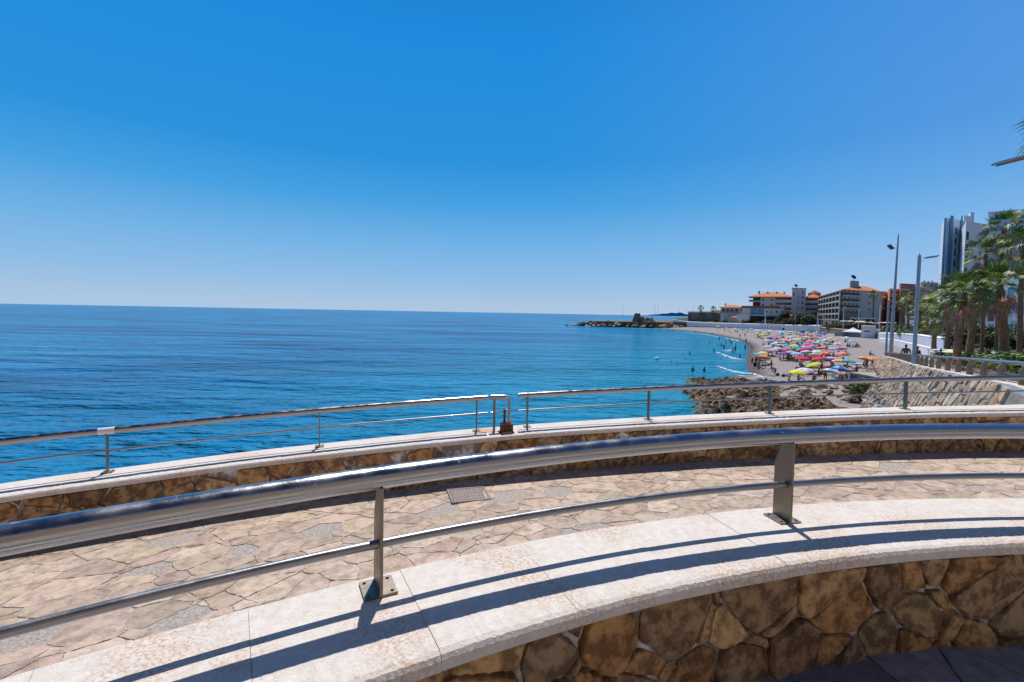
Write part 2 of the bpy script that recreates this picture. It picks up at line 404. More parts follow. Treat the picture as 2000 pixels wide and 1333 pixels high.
def coping_mat():
    m = mat('coping_stone', (.655, .59, .53), .85, col2=(.76, .71, .655), scale=26, bump=.0035, bscale=120, spec=.3)
    n = m.node_tree.nodes; l = m.node_tree.links; p = n['Principled BSDF']; src = p.inputs['Base Color'].links[0].from_socket
    tc = n.new('ShaderNodeTexCoord')
    def nz(s, d): q = n.new('ShaderNodeTexNoise'); q.inputs['Scale'].default_value = s; q.inputs['Detail'].default_value = d; l.new(tc.outputs['Object'], q.inputs['Vector']); return q
    def mr(s, a, b, c=0, d=1): q = n.new('ShaderNodeMapRange'); q.inputs[1].default_value = a; q.inputs[2].default_value = b; q.inputs[3].default_value = c; q.inputs[4].default_value = d; l.new(s, q.inputs[0]); return q
    big = mr(nz(2.3, 3).outputs['Fac'], .47, .62); fine = mr(nz(75, 5).outputs['Fac'], .46, .60)
    mu = n.new('ShaderNodeMath'); mu.operation = 'MULTIPLY'; l.new(big.outputs[0], mu.inputs[0]); l.new(fine.outputs[0], mu.inputs[1])
    mu2 = n.new('ShaderNodeMath'); mu2.operation = 'MULTIPLY'; mu2.inputs[1].default_value = .75; l.new(mu.outputs[0], mu2.inputs[0])
    mx = n.new('ShaderNodeMix'); mx.data_type = 'RGBA'; l.new(mu2.outputs[0], mx.inputs[0]); l.new(src, mx.inputs[6]); mx.inputs[7].default_value = (.56, .33, .20, 1)
    # fine pores
    po = mr(nz(190, 2).outputs['Fac'], .30, .40, .72, 1.0)
    m2 = n.new('ShaderNodeMix'); m2.data_type = 'RGBA'; m2.blend_type = 'MULTIPLY'; m2.inputs[0].default_value = 1; l.new(mx.outputs[2], m2.inputs[6]); l.new(po.outputs[0], m2.inputs[7])
    l.new(m2.outputs[2], p.inputs['Base Color'])
    return m
M_COP = coping_mat()
def steel(name, col, rough, smudge):
    m = bpy.data.materials.new(name); m.use_nodes = True; n = m.node_tree.nodes; l = m.node_tree.links; p = n['Principled BSDF']
    p.inputs['Metallic'].default_value = 1; p.inputs['Base Color'].default_value = (*col, 1)
    tc = n.new('ShaderNodeTexCoord'); q = n.new('ShaderNodeTexNoise'); q.inputs['Scale'].default_value = 9; q.inputs['Detail'].default_value = 8; l.new(tc.outputs['Object'], q.inputs['Vector'])
    r = n.new('ShaderNodeMapRange'); r.inputs[1].default_value = .38; r.inputs[2].default_value = .68; r.inputs[3].default_value = rough; r.inputs[4].default_value = rough+smudge; l.new(q.outputs['Fac'], r.inputs[0]); l.new(r.outputs[0], p.inputs['Roughness'])
    q2 = n.new('ShaderNodeTexNoise'); q2.inputs['Scale'].default_value = 60; q2.inputs['Detail'].default_value = 4; l.new(tc.outputs['Object'], q2.inputs['Vector'])
    b = n.new('ShaderNodeBump'); b.inputs['Distance'].default_value = .0006; l.new(q2.outputs['Fac'], b.inputs['Height']); l.new(b.outputs[0], p.inputs['Normal'])
    # salt spots
    q3 = n.new('ShaderNodeTexNoise'); q3.inputs['Scale'].default_value = 38; q3.inputs['Detail'].default_value = 3; l.new(tc.outputs['Object'], q3.inputs['Vector'])
    r3 = n.new('ShaderNodeMapRange'); r3.inputs[1].default_value = .66; r3.inputs[2].default_value = .74; r3.inputs[3].default_value = 1.0; r3.inputs[4].default_value = .35; l.new(q3.outputs['Fac'], r3.inputs[0]); l.new(r3.outputs[0], p.inputs['Metallic'])
    MATS[name] = m; return m
M_STEEL = steel('stainless_steel', (.40, .40, .41), .17, .20)
M_STEELM = steel('brushed_steel', (.30, .30, .31), .30, .15)
M_STEEL2 = steel('weathered_steel', (.27, .225, .18), .38, .2)
M_RUST = mat('rusty_iron', (.22, .075, .03), .85, col2=(.05, .03, .022), scale=22, bump=.004, bscale=60)

rs = random.Random(11)
# ---- lower walkway
nearoff = .0; 
wpoly_u = np.linspace(0, FP.L, 60)
def walk_map(u, t, h):                            # u along the far wall, t = distance inwards from its face
    p, _ = FP.at(u, -.50-t); return (p.x, p.y, wz(p.x, p.y)+h)
b = MB()
n_ = 90
vs = []
for i in range(n_):
    u = FP.L*i/(n_-1)
    for t in (-.3, 1, 2.5, 4, 5.6): vs.append(walk_map(u, t, -.003))
fs = [(i*5+j, i*5+j+1, (i+1)*5+j+1, (i+1)*5+j) for i in range(n_-1) for j in range(4)]
b.add(vs, fs, 1)
def inside_near(u, t):                            # keep the paving on the seaward side of the near wall
    p, _ = FP.at(u, -.50-t); s = NP.near(p.x, p.y); q, tg = NP.at(s); return (p.x-q.x)*(-tg.y)+(p.y-q.y)*tg.x < -.1
stones(b, cells(.3, FP.L-.2, 0, 4.9, .155, .004, wt=1.8, aspect=1.55, seed=4, jitter=1.2), walk_map, .0032, .003, SUNSTONE, rs, seg=.035, amp=.016, hv=.8, drop=.05, skip=inside_near)
walk = tag(b.build('walkway', [M_PAVE, M_MORTAR]), kind='structure')

# ---- upper terrace where the camera stands
b = MB()
def ter_map(u, t, h):
    p, _ = NP.at(u, -.487-t); return (p.x, p.y, NG+h)
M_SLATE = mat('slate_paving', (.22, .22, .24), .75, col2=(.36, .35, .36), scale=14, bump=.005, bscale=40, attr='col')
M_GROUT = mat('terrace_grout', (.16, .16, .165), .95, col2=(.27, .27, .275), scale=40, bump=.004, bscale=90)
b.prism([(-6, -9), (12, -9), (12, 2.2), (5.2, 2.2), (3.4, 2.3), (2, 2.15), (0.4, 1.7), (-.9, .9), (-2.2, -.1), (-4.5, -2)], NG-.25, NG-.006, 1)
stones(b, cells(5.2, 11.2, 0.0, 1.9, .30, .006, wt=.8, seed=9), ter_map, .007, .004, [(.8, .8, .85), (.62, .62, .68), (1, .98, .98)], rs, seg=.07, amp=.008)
b.v = b.v
tag(b.build('terrace', [M_SLATE, M_GROUT]), kind='structure')
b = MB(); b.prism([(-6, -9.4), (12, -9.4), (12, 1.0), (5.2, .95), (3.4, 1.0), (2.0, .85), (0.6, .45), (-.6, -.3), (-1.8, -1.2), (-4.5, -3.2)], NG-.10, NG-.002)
tag(b.build('bounce_paving', mat('bounce_paving_stone', (.42, .33, .25), .9, col2=(.60, .49, .39), scale=1.5, bump=.006, bscale=20)), kind='structure')  # unseen paving added behind the slate to bounce warm light
# bits of white grit lying on the shaded slate
# ---- near wall
near = empty('stone_wall', (0, 2.1, NG), 'low curved rubble wall with a broad white coping, nearest the camera', 'wall')
b = MB()
zn = lambda x, y: 0.0
sweep(b, NP, [(-.045, wz(0, 0)-.6), (-.045, NTOP-.058), (-.500, NTOP-.058), (-.500, NG-.3)], 0, NP.L, .06, zn)
near_m = b
def nearface(u, v, h):
    p, _ = NP.at(u, -.500-h); return (p.x, p.y, v)
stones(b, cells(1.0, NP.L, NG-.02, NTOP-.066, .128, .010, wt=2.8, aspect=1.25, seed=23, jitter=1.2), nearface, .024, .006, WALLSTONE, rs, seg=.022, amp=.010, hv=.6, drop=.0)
for i in range(len(b.m)):
    pass
# first sweep faces are the mortar core
core = (int(round(NP.L/.06))+0)*4+2
b.m = [1 if i < core else 0 for i in range(len(b.m))]
b.build('masonry', [M_WALLST, M_MORTARW], near, world=True)
def copjit(seed, amp):
    def f(u, j):
        if j in (5, 6, 7): 
            q = mn.noise(Vector((u*62+seed, j*5.3, 0)))*amp+mn.noise(Vector((u*17+seed, j*2.1, 4)))*amp*.5
            return q, q*.8
        if j == 8: return mn.noise(Vector((u*20+seed, 1, 0)))*amp*.5, mn.noise(Vector((u*14, 9, 0)))*amp*.8
        return 0, 0
    return f
def coping(b, path, w, th, zf, joints, step, seed, amp):
    for k in range(len(joints)-1):
        g = .0007; dz = (rs.random()-.5)*.003; do = (rs.random()-.5)*.003
        prof = [(do, -th+dz), (do, -.012+dz), (do-.004, -.004+dz), (do-.012, dz), (-w*.5, dz+.002), (-w+.030, dz), (-w+.012, -.006+dz), (-w+.002, -.020+dz), (-w, -th+.008+dz), (-w+.006, -th+dz)]
        sweep(b, path, prof, joints[k]+g, joints[k+1]-g, step, zf, jit=copjit(seed+k*7, amp))
u0 = NP.near(-0.45, 1.93); js = [u0+.555*k for k in range(-12, 15) if 0 < u0+.555*k < NP.L]
b = MB(); coping(b, NP, .552, .06, lambda x, y: NTOP, js, .008, 3, .0036)
sweep(b, NP, [(-.03, -.059), (-.03, -.012), (-.52, -.012), (-.52, -.059)], js[0], js[-1], .1, lambda x, y: NTOP)
b.build('coping', M_COP, near, world=True)

def u_at_px(px, path, off, zf, hh):
    best = None
    for i in range(1200):
        u = path.L*i/1199; q, t = path.at(u, off); v = Vector((q.x, q.y, zf(q.x, q.y)+hh)); c = proj(v)
        if q.y > .5 and (best is None or abs(c[0]-px) < best[0]): best = (abs(c[0]-px), u)
    return best[1]
def proj(v):
    c = cam.matrix_world.inverted() @ Vector(v); x = c.x/-c.z*FPX+1000; y = c.y/-c.z*FPX
    return x, 666.5-(y+(55.2-FPX*TP))
# ---- railing builder
def post_mesh(b, base, tdir, h, wd, th, z0, lean=0.0):
    """radial flat plate: full width below, cut back on the inner edge near the top"""
    n = Vector((-tdir.y, tdir.x)); p = Vector((base.x, base.y))
    prof = [(-wd*.29, 0), (wd*.71, 0), (wd*.71, h*.68), (wd*.26, h), (-wd*.29, h)] if wd > .08 else [(-wd*.5, 0), (wd*.5, 0), (wd*.5, h), (-wd*.5, h)]
    vs = []
    for sgn in (-.5, .5):
        for o, z in prof:
            q = p+n*o+Vector((tdir.x, tdir.y))*sgn*th; vs.append((q.x, q.y, z0+z))
    m = len(prof)
    b.add(vs, [tuple(range(m)), tuple(reversed(range(m, 2*m)))]+[(i, (i+1) % m, m+(i+1) % m, m+i) for i in range(m)])
def railing(name, label, path, off, zf, u0, u1, posts, hrail, hmid, rr_, rm, pw, pt, plate, group=None, pm=None, seg=20, step=.05, midoff=0.0, parts=True, cap=0.0):
    pm = pm or M_STEEL2
    p, t = path.at((u0+u1)/2, off)
    root = empty(name, (p.x, p.y, zf(p.x, p.y)), label, 'railing', group)
    n = max(2, int((u1-u0)/step))
    for nm, hh, r0, oo, sg in (('handrail', hrail, rr_, 0, seg), ('mid_rail', hmid, rm, midoff, 12)):
        b = MB(); pts = []
        for i in range(n+1):
            q, t = path.at(u0+(u1-u0)*i/n, off+oo); pts.append((q.x, q.y, zf(q.x, q.y)+(hh(q.x) if callable(hh) else hh)))
        b.tube(pts, r0, sg); b.build(nm, M_STEEL if nm == 'handrail' else M_STEELM, root, world=True)
    for u in posts:
        q, t = path.at(u, off); z0 = zf(q.x, q.y)
        b = MB(); post_mesh(b, q, t, (hrail(q.x) if callable(hrail) else hrail)-rr_*.9, pw, pt, z0+.006); po = b.build('post', pm, root, world=True)
        if plate:
            b = MB(); n2 = Vector((-t.y, t.x)); a = plate/2; zz = z0; q = q+n2*(pw*.21 if pw > .08 else 0)
            qs = [q+t*sx*a+n2*sy*a for sx, sy in ((-1, -1), (1, -1), (1, 1), (-1, 1))]
            b.add([(c.x, c.y, zz+k) for k in (.001, .011) for c in qs], [(3, 2, 1, 0), (4, 5, 6, 7), (0, 1, 5, 4), (1, 2, 6, 5), (2, 3, 7, 6), (3, 0, 4, 7)])
            for sx, sy in ((-1, -1), (1, -1), (1, 1), (-1, 1)):
                c = q+t*sx*a*.72+n2*sy*a*.72; b.tube([(c.x, c.y, zz+.011), (c.x, c.y, zz+.018)], .007, 6)
            o = b.build('base_plate', pm, po); 
            o.parent = po; o.matrix_parent_inverse = Matrix.Identity(4); TREE[root.name].count
    return root
UN = lambda px: u_at_px(px, NP, -.09, lambda x, y: NTOP, 0.0)
_rp = []
for u_ in np.linspace(0, NP.L, 160):
    q_, t_ = NP.at(u_); o_ = np.interp(q_.x, [-1.2, 1.5], [.118, .185]); q_, t_ = NP.at(u_, -o_); _rp.append((q_.x, q_.y))
RP = Path(_rp)
UN = lambda px: u_at_px(px, RP, 0.02, lambda x, y: NTOP, 0.0)
un = [UN(741), UN(1528)]; sp = un[1]-un[0]
nr = railing('railing', 'stout steel railing on the near white coping, close to the camera', RP, 0.0, lambda x, y: NTOP, .3, RP.L-.1, [un[0]-sp, un[0], un[1], un[1]+sp], lambda x: float(np.interp(x, [-1.2, 1.5], [.447, .463])), lambda x: float(np.interp(x, [-1.2, 1.5], [.190, .202])), .0425, .0168, .122, .012, .125, 'steel railings of the lookout', seg=32, step=.04)

# ---- far wall
far = empty('stone_wall', (0, 6.3, 6.3), 'outer rubble wall with a narrow white coping along the edge above the sea', 'wall')
b = MB()
sweep(b, FP, [(-.04, -7.2), (-.04, -.056), (-.49, -.056), (-.49, -.9)], 0, FP.L, .08, fz)
core = len(b.m)
def farface(u, v, h):
    p, _ = FP.at(u, -.49-h); return (p.x, p.y, wz(p.x, p.y)-.02+v*(fz(p.x, p.y)-.062-wz(p.x, p.y)+.02)/.52)
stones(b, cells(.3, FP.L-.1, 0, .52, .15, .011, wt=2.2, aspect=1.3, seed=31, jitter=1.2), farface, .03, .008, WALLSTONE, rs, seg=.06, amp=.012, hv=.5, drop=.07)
def farout(u, v, h):
    p, _ = FP.at(u, -.04+h); return (p.x, p.y, fz(p.x, p.y)-.08-v)
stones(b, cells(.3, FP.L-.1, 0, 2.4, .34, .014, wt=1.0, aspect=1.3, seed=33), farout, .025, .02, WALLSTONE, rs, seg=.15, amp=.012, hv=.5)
b.m = [1 if i < core else 0 for i in range(len(b.m))]
b.build('masonry', [M_WALLST, M_MORTARW], far, world=True)
b = MB(); js = [.4+1.0*k for k in range(40) if .4+1.0*k < FP.L]
coping(b, FP, .53, .058, fz, js, .03, 50, .006)
sweep(b, FP, [(-.03, -.057), (-.03, -.012), (-.50, -.012), (-.50, -.057)], js[0], js[-1], .1, fz)
b.build('coping', M_COP, far, world=True)
# ---- far railings (two runs with a gap) on the outer coping
ux = lambda x, y: FP.near(x, y)
foff = -.16
Lp = [ux(-6.2, 3.9)-.15, ux(-4.31, 4.99), ux(-2.38, 5.9), ux(-.46, 6.42)]
U = lambda px, hh=0.0: u_at_px(px, FP, foff, fz, hh)
ul = U(953, .44); 
fr1 = railing('railing', 'left run of slim steel railing on the outer coping, in front of open sea', FP, foff, fz, .5, ul, [U(212)-2.1, U(212), U(625), U(930)], .449, .24, .036, .011, .06, .012, .10, 'steel railings of the lookout')
fr2 = railing('railing', 'right run of slim steel railing on the outer coping, in front of the beach', FP, foff, fz, U(1013, .44), FP.L-.1, [U(1030), U(1267), U(1502), U(1767), U(1767)+2.05], .449, .24, .036, .011, .06, .016, .10, 'steel railings of the lookout')
# white plastic repair sleeve on the left rail
q, t = FP.at(U(209, .45), foff); b = MB()
b.tube([(q.x-t.x*.07, q.y-t.y*.07, fz(q.x, q.y)+.449-.003), (q.x+t.x*.07, q.y+t.y*.07, fz(q.x, q.y)+.449+.003)], .0385, 16)
b.build('pipe_sleeve', mat('white_plastic', (.75, .76, .78), .5), fr1, world=True)
# short separate piece of rail, bent down at its end
fr3 = None
ua, ub = U(958, .44), U(987, .44)
q, t = FP.at(ua, foff); q2, t2 = FP.at(ub, foff); z = fz(q.x, q.y)
fr3 = empty('railing', (q.x, q.y, z), 'short loose end of railing beside the gap, turned down in a rusty upright', 'railing')
b = MB(); b.tube([(q.x, q.y, z+.449), ((q.x+q2.x)/2, (q.y+q2.y)/2, z+.449), (q2.x, q2.y, z+.449)], .036, 18); b.build('handrail', M_STEEL, fr3, world=True)
qe, te = FP.at(U(995, .3), foff)
b = MB(); b.tube([(q2.x, q2.y, z+.455), (qe.x-.015, qe.y, z+.458), (qe.x, qe.y, z+.43), (qe.x+.004, qe.y-.01, z+.06)], .020, 10); b.build('upright', mat('stained_steel', (.45, .30, .22), .5, .6, col2=(.60, .58, .56), scale=14), fr3, world=True)
b = MB(); b.tube([(q.x, q.y, z+.24), (q2.x-.04, q2.y, z+.24), (q2.x, q2.y, z+.27), (qe.x, qe.y, z+.27)], .011, 8); b.build('mid_rail', M_STEEL, fr3, world=True)
qp, tp = FP.at(U(965, .2), foff); b = MB(); post_mesh(b, qp, tp, .41, .05, .025, z); b.build('post', M_STEEL2, fr3, world=True)
# cut off lamp column: rusty box and stub
qb, tb = FP.at(U(984, .1), -.36); zb = fz(qb.x, qb.y)
stub = empty('column_stub', (qb.x, qb.y, zb), 'rusty iron box and stub of a cut off column bolted on the outer coping', 'column stub')
b = MB(); ang = math.atan2(tb.y, tb.x); b.box((qb.x, qb.y, zb+.062), (.155, .12, .12), ang); b.box((qb.x, qb.y, zb+.006), (.20, .17, .011), ang)
b.ball((qb.x, qb.y, zb+.12), (.07, .055, .03), 10, 6, jit=.4); b.build('base_box', M_RUST, stub, world=True)
b = MB(); b.tube([(qb.x-.03, qb.y+.06, zb+.02), (qb.x-.03, qb.y+.06, zb+.30)], .016, 8); b.build('pipe', M_RUST, stub, world=True)
b = MB(); b.box((qb.x+.01, qb.y-.085, zb-.02), (.13, .014, .10), ang); b.build('apron_plate', mat('grey_paint_flaked', (.16, .16, .18), .6, col2=(.30, .30, .31), scale=20), stub, world=True)
# rust stain patch is real discoloured stone: thin flake on the coping
b = MB(); q, t = FP.at(U(950, 0), -.17)
vs = [(q.x+math.cos(a)*.17*(1+.25*mn.noise(Vector((a, 0, 0)))), q.y+math.sin(a)*.10*(1+.3*mn.noise(Vector((a, 3, 0)))), fz(q.x, q.y)+.0045) for a in np.linspace(0, 6.0, 24)]
b.add(vs, [tuple(range(24))]); b.build('stained_slab', mat('rust_stained_stone', (.60, .27, .11), .9, col2=(.72, .50, .36), scale=18), far, world=True)
# inspection cover in the walkway
g = G(915, 967, wz(-.4, 0)); cv = empty('inspection_cover', (g.x, g.y, wz(g.x, g.y)+.006), 'square grey metal inspection cover set in the stone walkway', 'cover', rz=.28)
M_COVER = mat('cast_cover', (.20, .17, .165), .7, .3, col2=(.30, .26, .25), scale=30, bump=.003)
b = MB()
for sx, sy, lx, ly in ((0, .19, .46, .03), (0, -.19, .46, .03), (.215, 0, .03, .35), (-.215, 0, .03, .35)): b.box((sx, sy, .004), (lx, ly, .010))
b.build('frame', M_COVER, cv)
b = MB(); b.box((0, 0, .002), (.39, .34, .008))
for i in range(9):
    for j in range(4): b.box((-.16+i*.04, -.13+j*.085, .007), (.014, .05, .004))
b.build('lid', M_COVER, cv)

back = empty('added_bounce_building', (3, -11, NG), 'added cream building unseen behind the viewpoint, bouncing warm light onto the near wall', 'building')  # unseen building added to throw warm bounce light on the near wall
b = MB(); b.box((3, -15, NG+6), (60, 8, 12.4)); b.build('wall', mat('bounce_facade', (.40, .29, .20), .9, col2=(.46, .35, .26), scale=.5), back, world=True)
for i in range(9):
    b = MB(); b.box((-21+i*6, -10.98, NG+5), (1.6, .06, 1.5)); b.build('window', mat('dark_pane', (.04, .05, .06), .2), back, world=True)

# ============================================================ PROMENADE running off to the right
P_SURF = -.50
b = MB(); vs = []; n_ = 70
offs = (-.30, -1.2, -2.2, -3.3)
for i in range(n_):
    s = PP.L*i/(n_-1)
    for o in offs: p, _ = PP.at(s, o); vs.append((p.x, p.y, pz(*PP.at(s, 0)[0])+P_SURF-.004))
b.add(vs, [(i*4+j, i*4+j+1, (i+1)*4+j+1, (i+1)*4+j) for i in range(n_-1) for j in range(3)], 1)
def prom_map(s, t, h):
    p, _ = PP.at(s, -.46-t); return (p.x, p.y, pzs(s)+P_SURF+h)
stones(b, cells(0, PP.L, 0, 2.8, .5, .012, wt=1, aspect=1.3, seed=71), prom_map, .008, .006, [(.60, .43, .34), (.56, .40, .31), (.62, .46, .38)], rs, seg=.2, amp=.03)
tag(b.build('promenade', [M_PAVE, M_MORTAR]), kind='structure')
# planted bank behind it
M_SOIL = mat('dry_soil', (.20, .15, .10), .95, col2=(.13, .13, .06), scale=.8, bump=.05, bscale=4)
b = MB(); vs = []; oo = (-3.28, -3.3, -6, -9, -12)
for i in range(40):
    s = PP.L*1.0*i/39
    for k, o in enumerate(oo):
        p, _ = PP.at(s, o); vs.append((p.x, p.y, pz(*PP.at(s, 0)[0])+(-.6, -.28, -.1, .1, .3)[k]))
b.add(vs, [(i*5+j, i*5+j+1, (i+1)*5+j+1, (i+1)*5+j) for i in range(39) for j in range(4)])
tag(b.build('planted_bank', M_SOIL), kind='structure')
# parapet with white kerb and rubble slope down to the shore
par = empty('retaining_wall', (20, 23, 4), 'long sloping retaining wall of tan stone with a thin white kerb, below the promenade railing', 'wall')
b = MB(); vs = []
H3 = lambda s: 5.0-.03*s                           # height of the face
def slope_map(s, v, h):                           # v: 0 top .. 1 bottom
    p, _ = PP.at(s, .02+v*1.9+h*.9); return (p.x, p.y, pzs(s)-.06-v*max(1.5, (pzs(s)-1.7))+h*.4)
N = 120
for i in range(N):
    s = PP.L*i/(N-1)
    for v in (0, .25, .5, .75, 1.15): vs.append(slope_map(s, v, 0))
b.add(vs, [(i*5+j, i*5+j+1, (i+1)*5+j+1, (i+1)*5+j) for i in range(N-1) for j in range(4)], 1)
vs = [ (PP.at(PP.L, o)[0].x, PP.at(PP.L, o)[0].y, z) for o, z in ((.02, pzs(PP.L)-.05), (2.2, 1.2), (-4, 1.2), (-4, pzs(PP.L)-.5))]
b.add(vs, [(0, 1, 2, 3)], 1)
R2 = random.Random(5)
core = len(b.f)
TAN = [(.50, .36, .25), (.56, .42, .31), (.44, .34, .26), (.60, .47, .36), (.38, .31, .26)]
GRY = [(.36, .31, .28), (.44, .39, .35), (.27, .24, .23), (.50, .44, .38), (.33, .29, .28)]
def slope2(s, t, h): return slope_map(s, t/5.0, h)
stones(b, cells(2, PP.L-.1, .0, 2.2, .30, .022, wt=1.4, aspect=1.1, seed=81), slope2, .06, .025, TAN, R2, seg=.15, amp=.05, hv=.5)
def slope3(s, t, h): return slope_map(s+t*.25, t/5.0, h*1.0)
stones(b, cells(2, PP.L-.1, 2.25, 5.2, .29, .035, wt=2.0, aspect=1.3, seed=82, jitter=1.2), slope3, .15, .05, GRY+TAN[:2], R2, seg=.13, amp=.07, hv=.9, drop=.06)
b.m = [1 if i < core else 0 for i in range(len(b.m))]
M_RIP = mat('tan_stone', (.70, .66, .62), .9, col2=(1.2, 1.15, 1.1), scale=3.5, bump=.03, bscale=8, attr='col', spec=.2)
M_DARKJ = mat('joint_earth', (.20, .165, .14), .95, col2=(.34, .30, .26), scale=4)
b.build('stone_facing', [M_RIP, M_DARKJ], par, world=True)
b = MB(); pf = lambda x, y: pz(x, y)
sweep(b, PP, [(.06, -.16), (.06, -.008), (.05, 0), (-.40, 0), (-.42, -.01), (-.42, -.56)], 0, PP.L, .5, pf)
b.build('kerb', M_COP, par, world=True)

posts = [PP.near(10.8, 10)+.05+1.62*k for k in range(36)]
posts = [p for p in posts if p < PP.L-.2]
railing('railing', 'long steel handrail on broad flat posts beside the promenade, running down towards the beach', PP, -.14, pf, .3, PP.L-.1, posts, .47, .20, .045, .018, .15, .03, 0, 'steel railings of the lookout', seg=12, step=.5, pm=mat('brown_post_paint', (.26, .19, .14), .7, col2=(.36, .28, .22), scale=6))

# low dark concrete culvert and the shrub by it
M_CONC = mat('dark_concrete', (.10, .085, .075), .95, col2=(.20, .17, .145), scale=2.5, bump=.03, bscale=8)
A = W(1660, 727, 45); B_ = W(1738, 729, 40)
cul = empty('concrete_culvert', (A.x, A.y, 1.5), 'dark stained concrete culvert block jutting from the foot of the retaining wall', 'culvert')
d = Vector((B_.x-A.x, B_.y-A.y)); nn = Vector((-d.y, d.x)).normalized(); ztop = A.z
b = MB(); q = [Vector((A.x, A.y)), Vector((B_.x, B_.y)), Vector((B_.x, B_.y))+nn*5, Vector((A.x, A.y))+nn*5]
b.prism([tuple(v) for v in q], .6, ztop-.18); b.build('side_wall', M_CONC, cul, world=True)
b = MB(); q2 = [q[0]-nn*.08-d.normalized()*.08, q[1]-nn*.08, q[2], q[3]]; b.prism([tuple(v) for v in q2], ztop-.178, ztop); b.build('cap', mat('concrete_cap', (.34, .29, .25), .95, col2=(.44, .39, .34), scale=3), cul, world=True)

# ============================================================ ROCKS
def rock_mesh(seed, sub=2, flat=.6):
    r = random.Random(seed); b = MB(); s = 14 if sub > 1 else 9
    b.ball((0, 0, 0), (1, .8, flat), s, 8 if sub > 1 else 6, smooth=False, jit=.0)
    vs = []
    cuts = [(Vector((r.uniform(-1, 1), r.uniform(-1, 1), r.uniform(-.3, 1))).normalized(), r.uniform(.45, .8)) for _ in range(7)]
    for v in b.v:
        v = Vector(v)
        for n_, c in cuts:
            dd = v.dot(n_)-c
            if dd > 0: v -= n_*dd*.9
        v *= 1+mn.noise(v*1.9+Vector((seed*7.7, 0, 0)))*.28+mn.noise(v*5+Vector((0, seed*3.3, 0)))*.10
        vs.append(tuple(v))
    b.v = vs; return b
M_ROCK = mat('shore_rock', (.055, .036, .024), .95, col2=(.44, .32, .21), scale=1.9, bump=.14, bscale=4.5, spec=.2, detail=10, c2pos=(.42, .62))
M_ROCKP = mat('pale_boulder', (.32, .25, .19), .9, col2=(.50, .42, .36), scale=1.5, bump=.05, bscale=5, spec=.2)
M_ROCKD = mat('dark_boulder', (.06, .045, .035), .9, col2=(.20, .15, .11), scale=.35, bump=.15, bscale=2, spec=.2)
RM = []
for k in range(7):
    me = rock_mesh(k+1, 2).build('rock', M_ROCK); RM.append(me.data); bpy.data.objects.remove(me)
def put_rock(x, y, z, s, k, m=None, label=None, group=None, name='rock', rot=None):
    o = bpy.data.objects.new(name, RM[k % len(RM)]); COL.objects.link(o)
    o.location = (x, y, z); o.scale = (s*R2.uniform(.8, 1.3), s*R2.uniform(.8, 1.2), s*R2.uniform(.6, 1.0)); o.rotation_euler = (R2.uniform(-.3, .3), R2.uniform(-.3, .3), rot if rot is not None else R2.uniform(0, 6.28))
    if m: o.material_slots[0].link = 'OBJECT'; o.material_slots[0].material = m
    return tag(o, label, 'rock', group)
# craggy reef below the lookout: one pitted sheet of rock, plus loose boulders
def reef(name, quad, nx, ny, hmax, seed, m,  kind='structure', label=None, cat=None):
    vs = []; q = [Vector(p) for p in quad]
    for i in range(nx+1):
        for j in range(ny+1):
            a, c = i/nx, j/ny
            p = (q[0]*(1-a)+q[1]*a)*(1-c)+(q[3]*(1-a)+q[2]*a)*c
            n1 = mn.noise(Vector((p.x*.22+seed, p.y*.22, 0))); n2 = mn.noise(Vector((p.x*.8, p.y*.8+seed, 0)))
            n3 = mn.turbulence(Vector((p.x*1.7+seed, p.y*1.7, 0)), 3, False)
            e = min(1, 4*min(a, 1-a)*1.2)*min(1, 4*min(c, 1-c)*1.2)
            h = (.40+n1*.9+abs(n2)*.9)*e*hmax+(n3-.35)*.42*e-(1-e)*.6
            vs.append((p.x+n2*.5, p.y+n1*.5, h+.05))
    fs = [(i*(ny+1)+j, (i+1)*(ny+1)+j, (i+1)*(ny+1)+j+1, i*(ny+1)+j+1) for i in range(nx) for j in range(ny)]
    up = np.maximum(0, beach_z(shore_sd([(v[0], v[1]) for v in vs])))*.86
    vs = [(v[0], v[1], v[2]+u_) for v, u_ in zip(vs, up)]
    b = MB(); b.add(vs, fs, 0, False); o = b.build(name, m); return tag(o, label, cat, None, kind)
reef('rocks', [(12.8, 39.5, 0), (29, 34, 0), (31, 41, 0), (17, 47, 0)], 150, 90, .75, 3, M_ROCK)
reef('rocks', [(16.5, 44, 0), (31, 42, 0), (32, 52, 0), (18, 56, 0)], 150, 100, .75, 9, M_ROCK)
reef('rocks', [(19, 54, 0), (33, 50, 0), (34, 58, 0), (23, 65, 0)], 130, 90, .55, 17, M_ROCK)
reef('rocks', [(30, 62, 0), (48, 56, 0), (52, 61, 0), (33, 66, 0)], 110, 36, .20, 27, mat('tan_rubble', (.26, .17, .11), .95, col2=(.55, .40, .30), scale=1.2, bump=.06, bscale=3))
reef('rocks', [(17.5, 42, 0), (33, 38, 0), (36, 54, 0), (23, 60, 0)], 220, 150, .35, 41, M_ROCK)
LOOSE = 'loose boulders on the pebble shore below the lookout'
